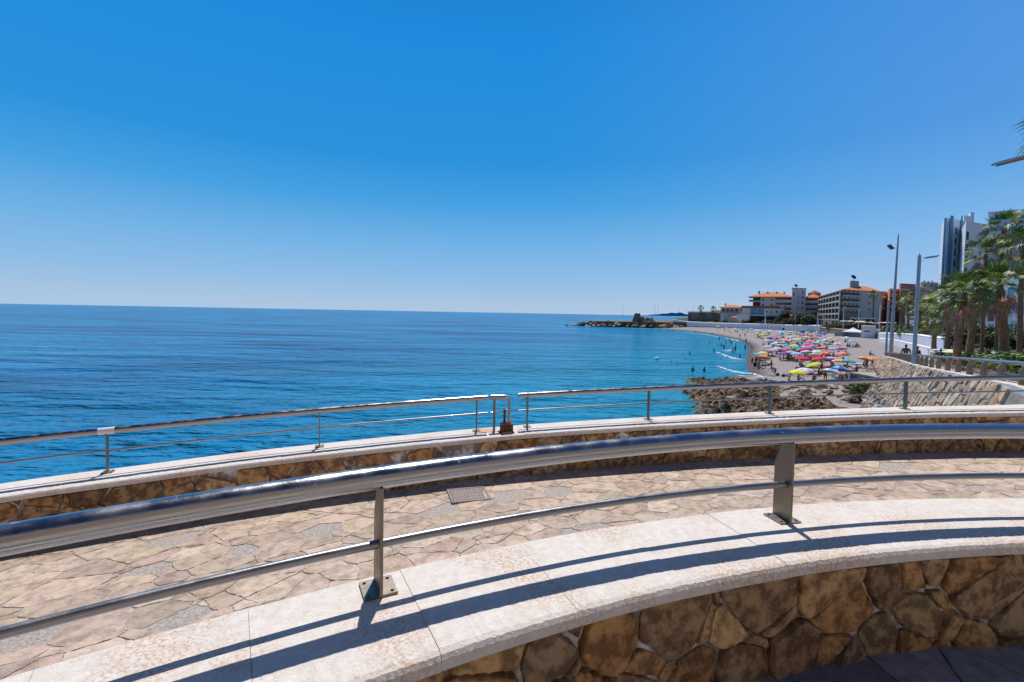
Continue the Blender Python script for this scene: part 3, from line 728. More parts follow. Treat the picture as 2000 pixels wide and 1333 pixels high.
loose_px = [(1575, 770, .9, 1), (1602, 762, 1.3, 2), (1628, 764, 1.2, 1), (1655, 766, 1.1, 1), (1640, 757, .8, 0), (1430, 772, .9, 1), (1452, 770, .7, 1), (1530, 783, .9, 0), (1560, 782, .8, 0), (1585, 783, 1.0, 0), (1505, 795, .8, 0),
            (1545, 777, 1.9, 1), (1620, 775, .8, 0), (1690, 790, 1.5, 1), (1668, 791, 1.3, 0), (1705, 783, 1.4, 1), (1650, 776, .7, 0), (1720, 795, 1.2, 0), (1595, 756, .7, 0), (1470, 752, .9, 0), (1420, 745, .9, 0), (1385, 752, .8, 0), (1440, 741, 1.1, 0), (1475, 744, .7, 1), (1402, 768, .8, 0), (1480, 781, .8, 0)]
big = sorted(loose_px, key=lambda t: t[0])
for k, (px, py, s, pale) in enumerate(big):
    g = G(px, py, .9); z = max(.25, bz(g.x, g.y))+.25
    put_rock(g.x, g.y, z, s*.55, k, M_ROCKP if pale else M_ROCK, ('pale grey rounded' if pale else 'brown craggy')+' boulder on the shore below the lookout, boulder %s from the left there' % k, LOOSE)
RANK_FIX = [o for o in bpy.data.objects if o.get('group') == LOOSE]

# headland: platform with boulders round its foot
HEAD = [(56, 333), (64, 324), (76, 316), (88, 309), (99, 303), (112, 299), (128, 300), (150, 360), (140, 430), (110, 400), (62, 350)]
M_HEAD = mat('headland_rock', (.10, .075, .05), .95, col2=(.26, .20, .14), scale=.25, bump=.2, bscale=1)
b = MB(); b.prism(HEAD, -1, lambda x, y: 3.6+(x-56)*.012)
tag(b.build('headland', M_HEAD), kind='structure')
hd = []
line = [Vector((46, 338)), Vector((53, 327)), Vector((63, 319)), Vector((75, 312)), Vector((88, 305)), Vector((98, 299)), Vector((106, 294))]
for i in range(78):
    t = i/77*(len(line)-1); k = min(int(t), len(line)-2); p = line[k].lerp(line[k+1], t-k); row = R2.random()
    x = p.x+R2.uniform(-1.5, 1.5)+row*3.0; y = p.y+R2.uniform(-2, 2)+row*7
    hd.append((x, y, .5+row*2.6-(1.2 if i < 6 else 0), R2.uniform(1.2, 2.7)))
for i, (x, y, z, s) in enumerate(hd):
    put_rock(x, y, z, s, i, M_ROCKP if R2.random() < .33 else M_ROCKD, 'breakwater boulder piled along the foot of the headland', 'boulders along the foot of the headland', 'boulder')
put_rock(39, 334, .2, 1.8, 3, M_ROCKD, 'small dark rock alone in the sea off the tip of the headland', None, 'rock')
# jagged low outcrops on the headland's beach side
for i, (px, py, s) in enumerate([(1250, 636, 2.6), (1262, 634, 2.4), (1238, 637, 1.8), (1272, 637, 1.6)]):
    g = G(px, py, 1.2); put_rock(g.x, g.y, 1.2, s, i, M_ROCKP, 'pale jagged outcrop at the water edge below the ruined tower, %s' % ['highest', 'nearest the beach but one', 'leftmost', 'beside the sand'][i], None, 'rock')

# ruined watch tower
tw = W(1248, 619, 318); TOW = empty('ruined_tower', (tw.x, tw.y, 3.9), 'broken round brown stone watchtower ruin on the headland', 'tower')
M_RUIN = mat('ruin_masonry', (.14, .095, .06), .95, col2=(.36, .24, .15), scale=.5, bump=.2, bscale=1.5)
b = MB(); seg = 22; vs = []
for k in range(seg+1):
    a = -2.6+4.6*k/seg; ht = 3.4+2.3*(1 if 5 < k < 13 else 0)+mn.noise(Vector((k*.7, 0, 0)))*1.6
    for rr_ in (3.4, 2.5):
        for zz in (-.6, ht): vs.append((math.sin(a)*rr_, -math.cos(a)*rr_, zz))
fs = []
for k in range(seg): o = k*4; fs += [(o, o+4, o+5, o+1), (o+2, o+3, o+7, o+6), (o+1, o+5, o+7, o+3)]
fs += [(0, 1, 3, 2), (seg*4, seg*4+2, seg*4+3, seg*4+1)]
b.add(vs, fs); b.build('wall', M_RUIN, TOW)
b = MB(); b.ball((-3.0, .5, 1.2), (1.1, 1.2, 2.4), 9, 6, smooth=False, jit=.8); b.build('broken_stub', M_RUIN, TOW)
b = MB(); b.ball((6.0, 0, .4), (4.6, 2.6, 2.2), 12, 6, smooth=False, jit=1.0, seed=4); b.build('rubble_heap', mat('ochre_rubble', (.30, .17, .09), .95, col2=(.45, .30, .18), scale=.6), TOW)
b = MB(); b.ball((8.9, 0, 1.2), (1.0, 1.2, 1.8), 8, 6, smooth=False, jit=.8, seed=7); b.build('broken_stub', M_RUIN, TOW)

# ============================================================ TOWN GROUND behind the beach
EL = [W(px, 600, d) for px, d in ((1317, 304), (1340, 300), (1400, 285), (1487, 261), (1535, 246), (1604, 223), (1652, 195), (1700, 168), (1722, 152), (1790, 114), (1836, 89), (1874, 67), (1960, 50), (2100, 40))]
ELZ = [4.7, 4.7, 4.6, 4.4, 4.3, 4.0, 4.0, 3.9, 3.7, 3.7, 4.1, 4.5, 5.2, 5.8]
rows = [(0, 0, -4), (0, 0, 0), (7, .6, 0), (22, 3.6, 0), (60, 4.6, 0), (500, 14, 0)]
vs = []
for i, p in enumerate(EL):
    u = Vector((p.x, p.y)).normalized(); fr = max(0, min(1, (8-i)/4)) if i > 3 else (0, .12, 1, 1)[i]
    for off, dz, bz_ in rows: q = Vector((p.x, p.y))+u*(off+2.2); vs.append((q.x, q.y, ELZ[i]+dz*(.35+.65*fr if i > 1 else fr*.35)+bz_))
nr_ = len(rows)
b = MB(); b.add(vs, [(i*nr_+j, (i+1)*nr_+j, (i+1)*nr_+j+1, i*nr_+j+1) for i in range(len(EL)-1) for j in range(nr_-1)])
M_EMB = mat('embankment_ground', (.030, .035, .015), .95, col2=(.11, .09, .05), scale=.22, bump=.3, bscale=.9)
tag(b.build('embankment', M_EMB), kind='structure')
# far hills beyond the headland, distance haze painted into their blue
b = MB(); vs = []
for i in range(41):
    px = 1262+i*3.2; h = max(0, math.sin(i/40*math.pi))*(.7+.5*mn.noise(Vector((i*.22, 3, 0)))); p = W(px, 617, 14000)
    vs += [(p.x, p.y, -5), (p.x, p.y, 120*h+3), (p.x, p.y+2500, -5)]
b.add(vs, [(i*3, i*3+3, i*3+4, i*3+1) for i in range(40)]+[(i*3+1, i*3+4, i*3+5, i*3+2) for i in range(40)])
tag(b.build('hills', mat('painted_haze_hill', (.17, .26, .38), 1)), kind='structure')

# ============================================================ BUILDINGS
GLASS = mat('dark_glass', (.035, .045, .06), .12, spec=.6)
GLASSB = mat('blue_glass', (.12, .30, .48), .15, spec=.6)
WHITE = mat('white_render', (.80, .79, .80), .9, col2=(.87, .86, .87), scale=.6)
WHITEB = mat('blue_white_render', (.76, .82, .88), .9, col2=(.82, .86, .90), scale=.3)
CREAM = mat('cream_render', (.74, .64, .54), .9, col2=(.80, .71, .61), scale=.4)
PINKW = mat('pinkish_render', (.76, .68, .63), .9, col2=(.83, .76, .71), scale=.4)
TILE = mat('orange_roof_tiles', (.56, .17, .06), .9, col2=(.68, .27, .12), scale=2.0, bump=.1, bscale=3)
TILER = mat('brown_roof_tiles', (.30, .10, .07), .9, col2=(.42, .17, .11), scale=1.5)
DARKR = mat('painted_loggia_shade', (.06, .055, .06), .9, col2=(.13, .10, .09), scale=1.0)  # recess shade painted as dark boxes against the facades
RAILM = mat('dark_balustrade', (.035, .035, .04), .5)
BLUEA = mat('blue_cladding', (.08, .28, .46), .6, col2=(.10, .32, .50), scale=.5)
BLUEP = mat('pale_blue_cladding', (.28, .48, .62), .6, col2=(.36, .55, .68), scale=.5)
TERRA = mat('terracotta_render', (.60, .17, .10), .9, col2=(.68, .24, .14), scale=.5)
ORAN = mat('orange_render', (.60, .22, .08), .9, col2=(.66, .30, .14), scale=.5)
PEACH = mat('peach_render', (.76, .48, .32), .9, col2=(.82, .56, .40), scale=.5)
BEIGE = mat('beige_render', (.60, .48, .34), .9, col2=(.66, .54, .40), scale=.5)
GREYM = mat('grey_metal', (.30, .31, .33), .45, .4)
class Bld:
    def __init__(s, name, label, A, B, zb, depth, cat='building', perp=False):
        s.A = Vector((A[0], A[1])); s.B = Vector((B[0], B[1])); s.u = (s.B-s.A); s.L = s.u.length; s.u.normalize()
        s.w = Vector((-s.u.y, s.u.x)); 
        if s.w.dot(s.A) < 0: s.w = -s.w
        if not perp: s.w = ((s.A+s.B).normalized()*.93+s.w*.07).normalized()
        s.zb = zb; s.D = depth; s.rz = math.atan2(s.u.y, s.u.x)
        s.root = empty(name, (s.A.x, s.A.y, zb), label, cat)
    def pt(s, u, w, z): q = s.A+s.u*u+s.w*w; return (q.x, q.y, z)
    def box(s, b, u0, u1, w0, w1, z0, z1, mi=0):
        vs = [s.pt(u, w, z) for z in (z0, z1) for u, w in ((u0, w0), (u1, w0), (u1, w1), (u0, w1))]
        b.add(vs, [(3, 2, 1, 0), (4, 5, 6, 7), (0, 1, 5, 4), (1, 2, 6, 5), (2, 3, 7, 6), (3, 0, 4, 7)], mi); return b
    def part(s, name, m, *bx, parent=None):
        b = MB()
        for q in bx: s.box(b, *q)
        return b.build(name, m, parent or s.root, world=(parent is None))
    def win(s, u, z, w, h, m=None, fm=None, depth=0.0, side=None):
        b = MB()
        s.box(b, u-w/2-.08, u+w/2+.08, depth-.05, depth+.05, z-.08, z)
        s.box(b, u-w/2-.08, u+w/2+.08, depth-.05, depth+.05, z+h, z+h+.08)
        s.box(b, u-w/2-.08, u-w/2, depth-.05, depth+.05, z, z+h); s.box(b, u+w/2, u+w/2+.08, depth-.05, depth+.05, z, z+h)
        f = b.build('window', fm or WHITE, s.root, world=True)
        b = MB(); s.box(b, u-w/2, u+w/2, depth-.02, depth+.03, z, z+h); g = b.build('pane', m or GLASS, f); g.matrix_parent_inverse = Matrix.Identity(4)
        g.location = (0, 0, 0); g.matrix_parent_inverse = Matrix.Identity(4)
        return f
    def hip(s, name, m, u0, u1, w0, w1, z, h, over=.8):
        b = MB(); u0 -= over; u1 += over; w0 -= over; w1 += over; k = min((u1-u0), (w1-w0))/2*.98
        if (u1-u0) >= (w1-w0): r = [(u0+k, (w0+w1)/2), (u1-k, (w0+w1)/2)]
        else: r = [((u0+u1)/2, w0+k), ((u0+u1)/2, w1-k)]
        base = [(u0, w0), (u1, w0), (u1, w1), (u0, w1)]
        vs = [s.pt(u, w, z-.25) for u, w in base]+[s.pt(u, w, z) for u, w in base]+[s.pt(u, w, z+h) for u, w in r]
        fs = [(3, 2, 1, 0)]+[(i, (i+1) % 4, 4+(i+1) % 4, 4+i) for i in range(4)]
        fs += [(4, 5, 9, 8), (5, 6, 9), (6, 7, 8, 9), (7, 4, 8)] if (u1-u0) >= (w1-w0) else [(4, 5, 8), (5, 6, 9, 8), (6, 7, 9), (7, 4, 8, 9)]
        b.add(vs, fs); return b.build(name, m, s.root, world=True)
    def dish(s, u, w, z, r=1.0):
        p = Vector(s.pt(u, w, z)); b = MB(); b.tube([p, p+Vector((0, 0, r*1.1))], .08, 6)
        c = p+Vector((0, 0, r*1.5)); ax = Vector((.1, -.85, .55)).normalized(); e1 = ax.orthogonal().normalized(); e2 = ax.cross(e1)
        vs = [tuple(c-ax*r*.3)]
        for k in range(14): a = 2*math.pi*k/14; vs.append(tuple(c+(e1*math.cos(a)+e2*math.sin(a))*r))
        b.add(vs, [(0, 1+k, 1+(k+1) % 14) for k in range(14)]); b.build('satellite_dish', mat('dish_grey', (.07, .08, .10), .6), s.root, world=True)
def zp(py, px, d): return ZP(px, py, d)

# -- hotel with curved balconies (right)
A = W(1645, 600, 222); B_ = W(1722, 600, 236)
h1 = Bld('hotel', 'pale four storey hotel with orange roof and dark balustrades, rightmost of the seafront hotels', A, B_, 8.2, 26, 'hotel')
zt = zp(566, 1660, 222); fl = (zt-9.6)/4.35
h1.part('wall', PINKW, (0, h1.L, 0, 26, 6, zt))
for k in range(4):
    z = zt-fl*(k+1)+.4
    h1.part('balcony', WHITE, (.1, 13.6, -1.6, -.01, z-.35, z))
    h1.part('balustrade', RAILM, (.15, 13.5, -1.6, -1.52, z+.02, z+1.0))
    for u, ww in ((1.8, 2.2), (5.2, 2.2), (8.6, 2.2), (11.8, 2.2)): h1.win(u, z+.05, ww, 2.2, GLASS)
h1.part('drain_pipe', GREYM, (14.6, 14.8, -.12, 0, 9, zt))
for k in range(3): h1.win(22, zt-3.4-k*3.1, 1.8, 1.3)
h1.hip('roof', TILE, 0, h1.L, 0, 26, zt+.02, 3.0)
h1.part('plant_room', GREYM, (6.5, 13.5, 8, 16, zt+.5, zp(549, 1690, 232))); h1.dish(9, 9, zp(549, 1690, 232), 1.3)
h1.part('ground_floor_shops', mat('shop_brown', (.30, .22, .18), .9, col2=(.45, .35, .28), scale=.6), (.3, 15, -3.4, -.02, 7.5, 11.6))  # mottled warm brown front
# receding balcony wing
A = W(1601, 600, 288); B_ = Vector((h1.A.x, h1.A.y)); 
h2 = Bld('hotel_wing', 'long receding hotel wing with a grid of small balconies under a sloping roof edge', A, (B_.x-.3, B_.y+.3), 8.0, 18, 'hotel', True)
h2.w = Vector((.88, .47)).normalized()
h2.part('wall', CREAM, (0, h2.L, 0, 18, 6, zt-1.0))
L = h2.L; nb = 7
h2.part('loggia_shades', DARKR, *[(.6, L-.4, -.9, -.01, zt-fl*(k+1)+.3, zt-fl*(k+1)+2.6) for k in range(5)])
for k in range(5):
    z = zt-fl*(k+1)+.3
    h2.part('floor_slab', CREAM, (0, L, -1.9, -.92, z-.35, z), (0, L, -1.9, -1.8, z+.02, z+.32))
    for i in range(nb): h2.part('parasol' if False else 'balustrade', RAILM, (L*(i+.12)/nb, L*(i+.88)/nb, -1.86, -1.79, z+.33, z+1.0))
for i in range(nb+1): h2.part('pier', CREAM, (L*i/nb-.55, L*i/nb+.55, -2.0, -.93, 6, zt-.9))
h2.hip('roof', TILER, 0, L, -1.6, 16, zt-.85, 2.2, .6)
# -- left hotel
A = W(1470, 600, 300); B_ = W(1548, 600, 292)
h3 = Bld('hotel', 'white three storey hotel with hipped orange roof left of a square lift tower', A, B_, 8.5, 16, 'hotel')
z3 = zp(580, 1500, 296); L = h3.L
h3.part('wall', WHITE, (0, L, 0, 16, 6, z3))
uu = lambda px: (W(px, 600, 296).x-A.x)/(B_.x-A.x)*L
for k in range(3):
    z = z3-3.15*(k+1)+.2
    h3.part('balcony', WHITE, (uu(1513), L, -1.7, -.02, z-.3, z), (uu(1513), L, -1.7, -1.55, z, z+1.0))
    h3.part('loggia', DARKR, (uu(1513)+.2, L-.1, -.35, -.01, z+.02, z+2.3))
    for i in range(6): h3.win(uu(1513)+1.2+i*2.0, z+.1, 1.1, 2.0, depth=-.42, fm=PINKW)
for px, k in ((1493, 0), (1507, 0), (1493, 1), (1507, 1), (1480, 1)): h3.win(uu(px), z3-2.5-3.15*k, 1.0, 1.2)
h3.part('corner_balcony', WHITE, (-2.2, 4.2, -1.9, -.02, z3-3.3, z3-3.0)); h3.part('corner_balustrade', GLASSB, (-2.2, 4.2, -1.95, -1.87, z3-3.0, z3-2.0)); h3.part('loggia', DARKR, (.2, 4.2, -.3, -.01, z3-2.95, z3-.6), (.2, 4.2, -.3, -.01, z3-6.2, z3-3.5))
h3.hip('roof', TILE, -1, L, -1, 16, z3+.02, 3.2, 1.6)
for i, u in enumerate((uu(1486), uu(1500), uu(1515), uu(1527), uu(1541))): h3.part('chimney', GREYM, (u-.5, u+.5, 5, 6, z3+1.4, z3+(4.0 if i < 1 else 3.4)))
A = W(1546, 600, 288); B_ = W(1573, 600, 290)
h4 = Bld('hotel_tower', 'grey white square lift tower with a satellite dish rising between the hotel wings', A, B_, 8.5, 9, 'tower')
z4 = zp(564, 1560, 289); h4.part('wall', WHITE, (0, h4.L, 0, 9, 6, z4)); h4.part('parapet_band', GREYM, (-.1, h4.L+.1, -.1, 9, z4-.02, z4+.35))
for k in range(4):
    h4.win(h4.L*.78, z4-3.2-k*3.1, .9, 1.5); h4.win(h4.L*.45, z4-6-k*3.1, .6, 1.2) if k < 3 else None
h4.win(1.3, z4-4.4, 1.0, 1.3); h4.dish(2.8, 3, z4+.3, 1.1)
A = W(1573, 600, 294); B_ = W(1603, 600, 290)
h5 = Bld('hotel_wing', 'white hotel wing with four bands of balconies between the lift tower and the receding wing', A, B_, 8.5, 14, 'hotel')
z5 = zp(582, 1585, 292); L = h5.L; h5.part('wall', WHITE, (0, L, 0, 14, 6, z5))
for k in range(4):
    z = z5-3.0*(k+1)+.2
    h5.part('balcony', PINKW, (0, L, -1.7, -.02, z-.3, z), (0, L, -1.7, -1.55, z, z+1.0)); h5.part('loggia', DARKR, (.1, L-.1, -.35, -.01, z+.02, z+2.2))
    for i in range(4): h5.win(1.3+i*2.3, z+.1, 1.2, 1.9, depth=-.42, fm=PINKW)
h5.hip('roof', TILE, 0, L, -1, 14, z5+.02, 2.6, 1.0)
b = MB(); c = Vector(h5.pt(L*.55, 9, z5+1.5)); b.box((c.x, c.y, c.z+.6), (5, 5, 2.2)); b.build('belvedere', TERRA, h5.root, world=True)
b = MB(); vs = [(c.x+a*3, c.y+d_*3, c.z+1.72) for a, d_ in ((-1, -1), (1, -1), (1, 1), (-1, 1))]+[(c.x, c.y, c.z+3.6)]; b.add(vs, [(0, 1, 4), (1, 2, 4), (2, 3, 4), (3, 0, 4), (3, 2, 1, 0)]); b.build('belvedere_roof', TILER, h5.root, world=True)
# -- restaurants
A = W(1450, 600, 282); B_ = W(1535, 600, 268)
r1 = Bld('restaurant', 'low restaurant with red brown roof edge, blue glazed terrace and white railings', A, B_, 8.0, 10)
L = r1.L; zr = zp(601, 1490, 276); ur = lambda px: (px-1450)/85*L
r1.part('wall', CREAM, (0, L, 0, 10, 5, zr-.5)); r1.part('roof', TILER, (-.5, ur(1524), -1.2, 10.4, zr-.48, zr+.9)); 
r1.part('terrace_glazing', GLASSB, (ur(1466), ur(1493), -.4, -.02, zr-4.0, zr-1.0)); r1.part('glazing_posts', WHITE, *[(ur(p)-.08, ur(p)+.08, -.5, -.41, zr-4.6, zr-.5) for p in (1466, 1480, 1494, 1508)])
for px in (1498, 1508, 1518): r1.win(ur(px), zr-3.2, 1.0, 1.4)
r1.part('terrace_slab', WHITE, (ur(1462), ur(1525), -4, -.01, zr-5.0, zr-4.62)); r1.part('terrace_railing', WHITE, (ur(1494), ur(1525), -4, -3.9, zr-3.65, zr-3.55), *[(ur(p)-.05, ur(p)+.05, -4, -3.9, zr-4.6, zr-3.66) for p in range(1494, 1526, 4)])
r1.part('undercroft_shade', DARKR, (ur(1465), ur(1515), -1.0, -.02, zr-7.6, zr-5.02)); r1.part('terrace_wall', WHITEB, (ur(1440), ur(1466), -5, -4.5, zr-7.5, zr-4.6)); r1.part('end_column', TERRA, (ur(1532), ur(1535), -.4, -.02, 6, zr+1.2))  # dark box paints the shade below the terrace slab
A = W(1408, 600, 292); B_ = W(1450, 600, 284)
r2 = Bld('restaurant', 'small cream villa with a low orange hipped roof, leftmost of the seafront buildings', A, B_, 7.5, 8)
L = r2.L; z6 = zp(601, 1430, 288); r2.part('wall', CREAM, (0, L, 0, 8, 4.5, z6)); r2.hip('roof', TILE, 0, L, -.6, 8, z6+.02, 1.6, 1.0)
for i in range(5): r2.win(1.6+i*2.5, z6-2.3, 1.5, 1.5, GLASS)
r2.part('veranda_roof', TILER, (-.5, L*.9, -3, -.05, z6-3.1, z6-2.9)); r2.part('chimney', GREYM, (2.2, 3.0, 3, 3.8, z6+.4, z6+2.6))
# -- orange and terracotta flats
for (px0, px1, d0, top, m, roof, label, nn_) in (
    (1720, 1737, 248, 571, ORAN, None, 'narrow bright orange apartment block beside the pale hotel', 1),
    (1736, 1763, 240, 566, PEACH, None, 'peach coloured flats with a terracotta top storey behind the tall mast', 3),
    (1757, 1786, 236, 556, TERRA, None, 'dark red terracotta apartment block with a white awning', 3),
    (1784, 1818, 250, 563, PEACH, None, 'peach apartment block behind the promenade lamp, with a low gable', 3),
    (1797, 1838, 262, 553, BEIGE, TILE, 'beige house with flat brownish roof just left of the blue tower', 3)):
    A = W(px0, 600, d0); B_ = W(px1, 600, d0+4); k = Bld('apartment_block', label, A, B_, 8.5, 12); zt_ = zp(top, (px0+px1)/2, d0)
    k.part('wall', m, (0, k.L, 0, 12, 6, zt_)); k.part('parapet', CREAM if m is not TERRA else TERRA, (-.15, k.L+.15, -.15, 12, zt_+.01, zt_+.5))
    for f in range(4):
        k.part('balcony', m if f % 2 else CREAM, (.3, k.L*.62, -1.3, -.02, zt_-3*(f+1)-.1, zt_-3*(f+1)+.9))
        for i in range(nn_): k.win(k.L*(i+.5)/nn_, zt_-3*(f+1)+.95, min(1.4, k.L/nn_*.5), 1.25)
    if m is TERRA: k.part('awning', WHITE, (.5, k.L*.5, -1.8, -.02, zt_-1.1, zt_-.95))
    if roof: k.part('roof_tanks', GREYM, (2, 3.2, 4, 5, zt_+.5, zt_+1.6), (5, 6.4, 4, 5, zt_+.5, zt_+1.4), (8, 9, 3, 4, zt_+.5, zt_+1.8))
# -- blue and white tower hotel
A = W(1836, 600, 137); B_ = W(1879, 600, 141)
t1 = Bld('tower_block', 'tall tower block with dark and pale blue vertical stripes and a column of windows', A, B_, 5.5, 14)
zt_ = zp(427, 1850, 138); L = t1.L; ut = lambda px: (px-1836)/43*L
t1.part('wall', WHITEB, (0, L, 0, 14, 4, zt_))
t1.part('blue_fin', BLUEA, (ut(1836)-.3, ut(1839.5), -.5, 0, 4, zt_-.3)); t1.part('blue_fin', BLUEA, (ut(1846), ut(1852.5), -.5, 0, 4, zt_+.8)); t1.part('blue_fin', BLUEA, (ut(1867), ut(1870.5), -.5, 0, 4, zt_+1.1))
t1.part('pale_strip', BLUEP, (ut(1842), ut(1844.5), -.22, 0, 4, zt_-1)); t1.part('pale_strip', BLUEP, (ut(1872), ut(1877), -.2, 0, 4, zt_-.5))
for k in range(9): t1.win(ut(1858.8), zt_-4.4-k*3.15, .75, 2.1)
t1.part('roof_box', WHITEB, (ut(1874), ut(1890), 3, 9, zt_-.2, zp(421, 1880, 143))); t1.part('roof_box', WHITE, (ut(1888), ut(1896), 4, 9, zt_-.2, zp(414, 1890, 145)))
A = W(1877.5, 600, 126); B_ = W(1921, 600, 131)
t2 = Bld('tower_block', 'plain white front wing of the tower block, half hidden by the tall palms', A, B_, 5.5, 20)
zt_ = zp(433, 1890, 127); L = t2.L; u2 = lambda px: (px-1877.5)/43.5*L
t2.part('wall', WHITE, (0, L, 0, 20, 4, zt_)); [t2.part('loggia', DARKR, (u2(1880)-.1, u2(1884), -.12, 0, zt_-5-k*3.2, zt_-2.9-k*3.2)) for k in range(9)]
for k in range(9):
    t2.part('window_column', GLASS, (u2(1906), u2(1911), -.14, 0, zt_-6-k*3.2, zt_-4.4-k*3.2)); t2.win(u2(1898), zt_-5.8-k*3.2, .9, 1.3) if k in (4, 6) else None
A = W(1921, 600, 146); B_ = W(2040, 600, 138)
t3 = Bld('tower_block', 'long rear wing of the tower block, its grey roof edge above the palms', A, B_, 5.5, 12)
zt_ = zp(413, 1960, 142); t3.part('wall', WHITE, (0, t3.L, 0, 12, 4, zt_)); t3.part('roof_edge', WHITE, (-.2, t3.L, -.8, 12, zt_+.01, zt_+.5))
for f in range(9):
    t3.part('balcony', WHITEB, (0, t3.L, -1.4, -.02, zt_-3.2*(f+1)-.2, zt_-3.2*(f+1)+.9))
    for i in range(6): t3.win(t3.L*(i+.5)/6, zt_-3.2*(f+1)+.95, 1.5, 1.2, GLASSB)
# -- white low buildings to the right
A = W(1957, 600, 76); B_ = W(2030, 600, 70)
l1 = Bld('white_house', 'white four storey house with blue glazing and balconies behind the palms at the right edge', A, B_, 4.5, 12)
zt_ = zp(517, 1980, 74); L = l1.L; l1.part('wall', WHITE, (0, L, 0, 12, 3, zt_))
for f in range(4):
    z = zt_-2.9*(f+1); l1.part('balcony', WHITEB, (1.2, L, -1.5, -.02, z-.2, z)); l1.part('balustrade', WHITE, (1.2, L, -1.5, -1.42, z, z+.9))
    for i in range(4): l1.win(1.4+i*1.65, z+.35, 1.2, 1.9, GLASSB if i < 1 else GLASS)
A = W(1868, 600, 84); B_ = W(1950, 600, 78)
l2 = Bld('white_house', 'low white house with a dark window and terrace wall between the big palm trunks', A, B_, 4.5, 10)
zt_ = zp(598, 1930, 80); L = l2.L; l2.part('wall', WHITE, (L*.62, L, 0, 10, 3, zt_)); l2.part('terrace_wall', WHITEB, (0, L, -2.5, -2.2, 3, zp(641, 1900, 78))); l2.win(L*.84, zp(628, 1940, 80), .8, 1.1)
l2.win(L*.92, zp(655, 1940, 80), .8, .9, depth=-2.55); l2.part('steps', WHITE, *[(L*.2+i*.3, L*.2+(i+1)*.3, -4, -2.52, 3, 6.2-i*.22) for i in range(9)])
# -- ramp walls at the top of the beach
M_WB = mat('white_painted_wall', (.62, .66, .76), .85, col2=(.74, .76, .82), scale=.5)
def wallrun(name, label, pts, th, m, capm=None):
    c = pts[0]; root = empty(name, (c[0], c[1], c[2]), label, 'wall'); b = MB()
    for (x0, y0, z0, h0), (x1, y1, z1, h1_) in zip(pts, pts[1:]):
        d = Vector((x1-x0, y1-y0)); n = Vector((-d.y, d.x)).normalized()*th/2
        vs = [(x0-n.x, y0-n.y, z0), (x1-n.x, y1-n.y, z1), (x1+n.x, y1+n.y, z1), (x0+n.x, y0+n.y, z0), (x0-n.x, y0-n.y, h0), (x1-n.x, y1-n.y, h1_), (x1+n.x, y1+n.y, h1_), (x0+n.x, y0+n.y, h0)]
        b.add(vs, [(3, 2, 1, 0), (4, 5, 6, 7), (0, 1, 5, 4), (1, 2, 6, 5), (2, 3, 7, 6), (3, 0, 4, 7)])
    b.build('wall_body', m, root, world=True); b = MB()
    for (x0, y0, z0, h0), (x1, y1, z1, h1_) in zip(pts, pts[1:]): b.tube([(x0, y0, h0+.05), (x1, y1, h1_+.05)], th*.62, 4, smooth=False)
    b.build('capping', capm or m, root, world=True); return root
def ptw(px, d, zb, top_py): p = W(px, 600, d); return (p.x, p.y, zb, ZP(px, top_py, d))
wallrun('beach_wall', 'long pale blue white wall along the back of the far beach', [ptw(1316, 304, 0, 625), ptw(1340, 300, 0, 629), ptw(1400, 284, 0, 632), ptw(1487, 260, 0, 634)], .6, WHITEB, WHITE)
A = W(1487, 600, 259); B_ = W(1535, 600, 243)
bw = Bld('beach_building', 'flat pale building in the beach wall with little square windows and a dark door', A, B_, 1.5, 5)
zt_ = zp(634.5, 1510, 250); bw.part('wall', WHITEB, (0, bw.L, 0, 5, 0, zt_)); L = bw.L
for px in (1491, 1496.5, 1501.5, 1509, 1518, 1524): bw.win((px-1487)/48*L, zt_-1.9, .6, .7)
bw.part('door', RAILM, (L*.90, L*.99, -.1, 0, 1.4, zt_-1.5)); bw.part('roof_slab', WHITE, (-.2, L+.2, -.3, 5, zt_+.01, zt_+.25))
wallrun('beach_wall', 'low grey white wall behind the row of blue sunshades', [ptw(1535, 243, 0, 636), ptw(1604, 222, 0, 637), ptw(1606, 228, 0, 637)], .6, WHITE)
wallrun('stone_wall', 'brown rubble wall between the grey white wall and the white tent', [ptw(1606, 221, 0, 641), ptw(1660, 186, 0, 646)], .8, mat('brown_rubble', (.20, .13, .09), .95, col2=(.40, .30, .24), scale=1.0, bump=.1))
A = W(1684.5, 600, 163); B_ = W(1712, 600, 160)
kb = Bld('beach_kiosk', 'plain white cube shaped beach kiosk with one narrow dark slot window', A, B_, 1.4, 7)
zt_ = zp(638, 1690, 162); kb.part('wall', WHITE, (0, kb.L, 0, 7, 0, zt_)); kb.win(kb.L*.42, zt_-1.9, 1.6, .4); kb.part('roof_edge', WHITE, (-.12, kb.L+.12, -.12, 7, zt_+.01, zt_+.2))
kb.part('annex', WHITEB, (kb.L, kb.L+1.3, .6, 7, 0, zt_-1.2))
wallrun('beach_wall', 'bright white retaining wall with a ramp behind the kiosk and lamp posts', [ptw(1720, 150, 0, 652), ptw(1760, 128, 0, 653), ptw(1800, 108, 0, 656), ptw(1836, 88, 0, 661), ptw(1880, 66, 1, 668)], .5, M_WB, WHITE)
wallrun('beach_wall', 'low white ramp wall in front of the bright retaining wall', [ptw(1722, 138, 0, 662), ptw(1760, 118, 0, 667), ptw(1800, 98, 0, 676), ptw(1850, 72, 1, 688)], .35, WHITE)
A = W(1712, 600, 190); B_ = W(1750, 600, 176); k = Bld('beach_bar', 'dark framed beach bar with white panels behind the kiosk', A, B_, 3.5, 6); zt_ = zp(640, 1730, 183)
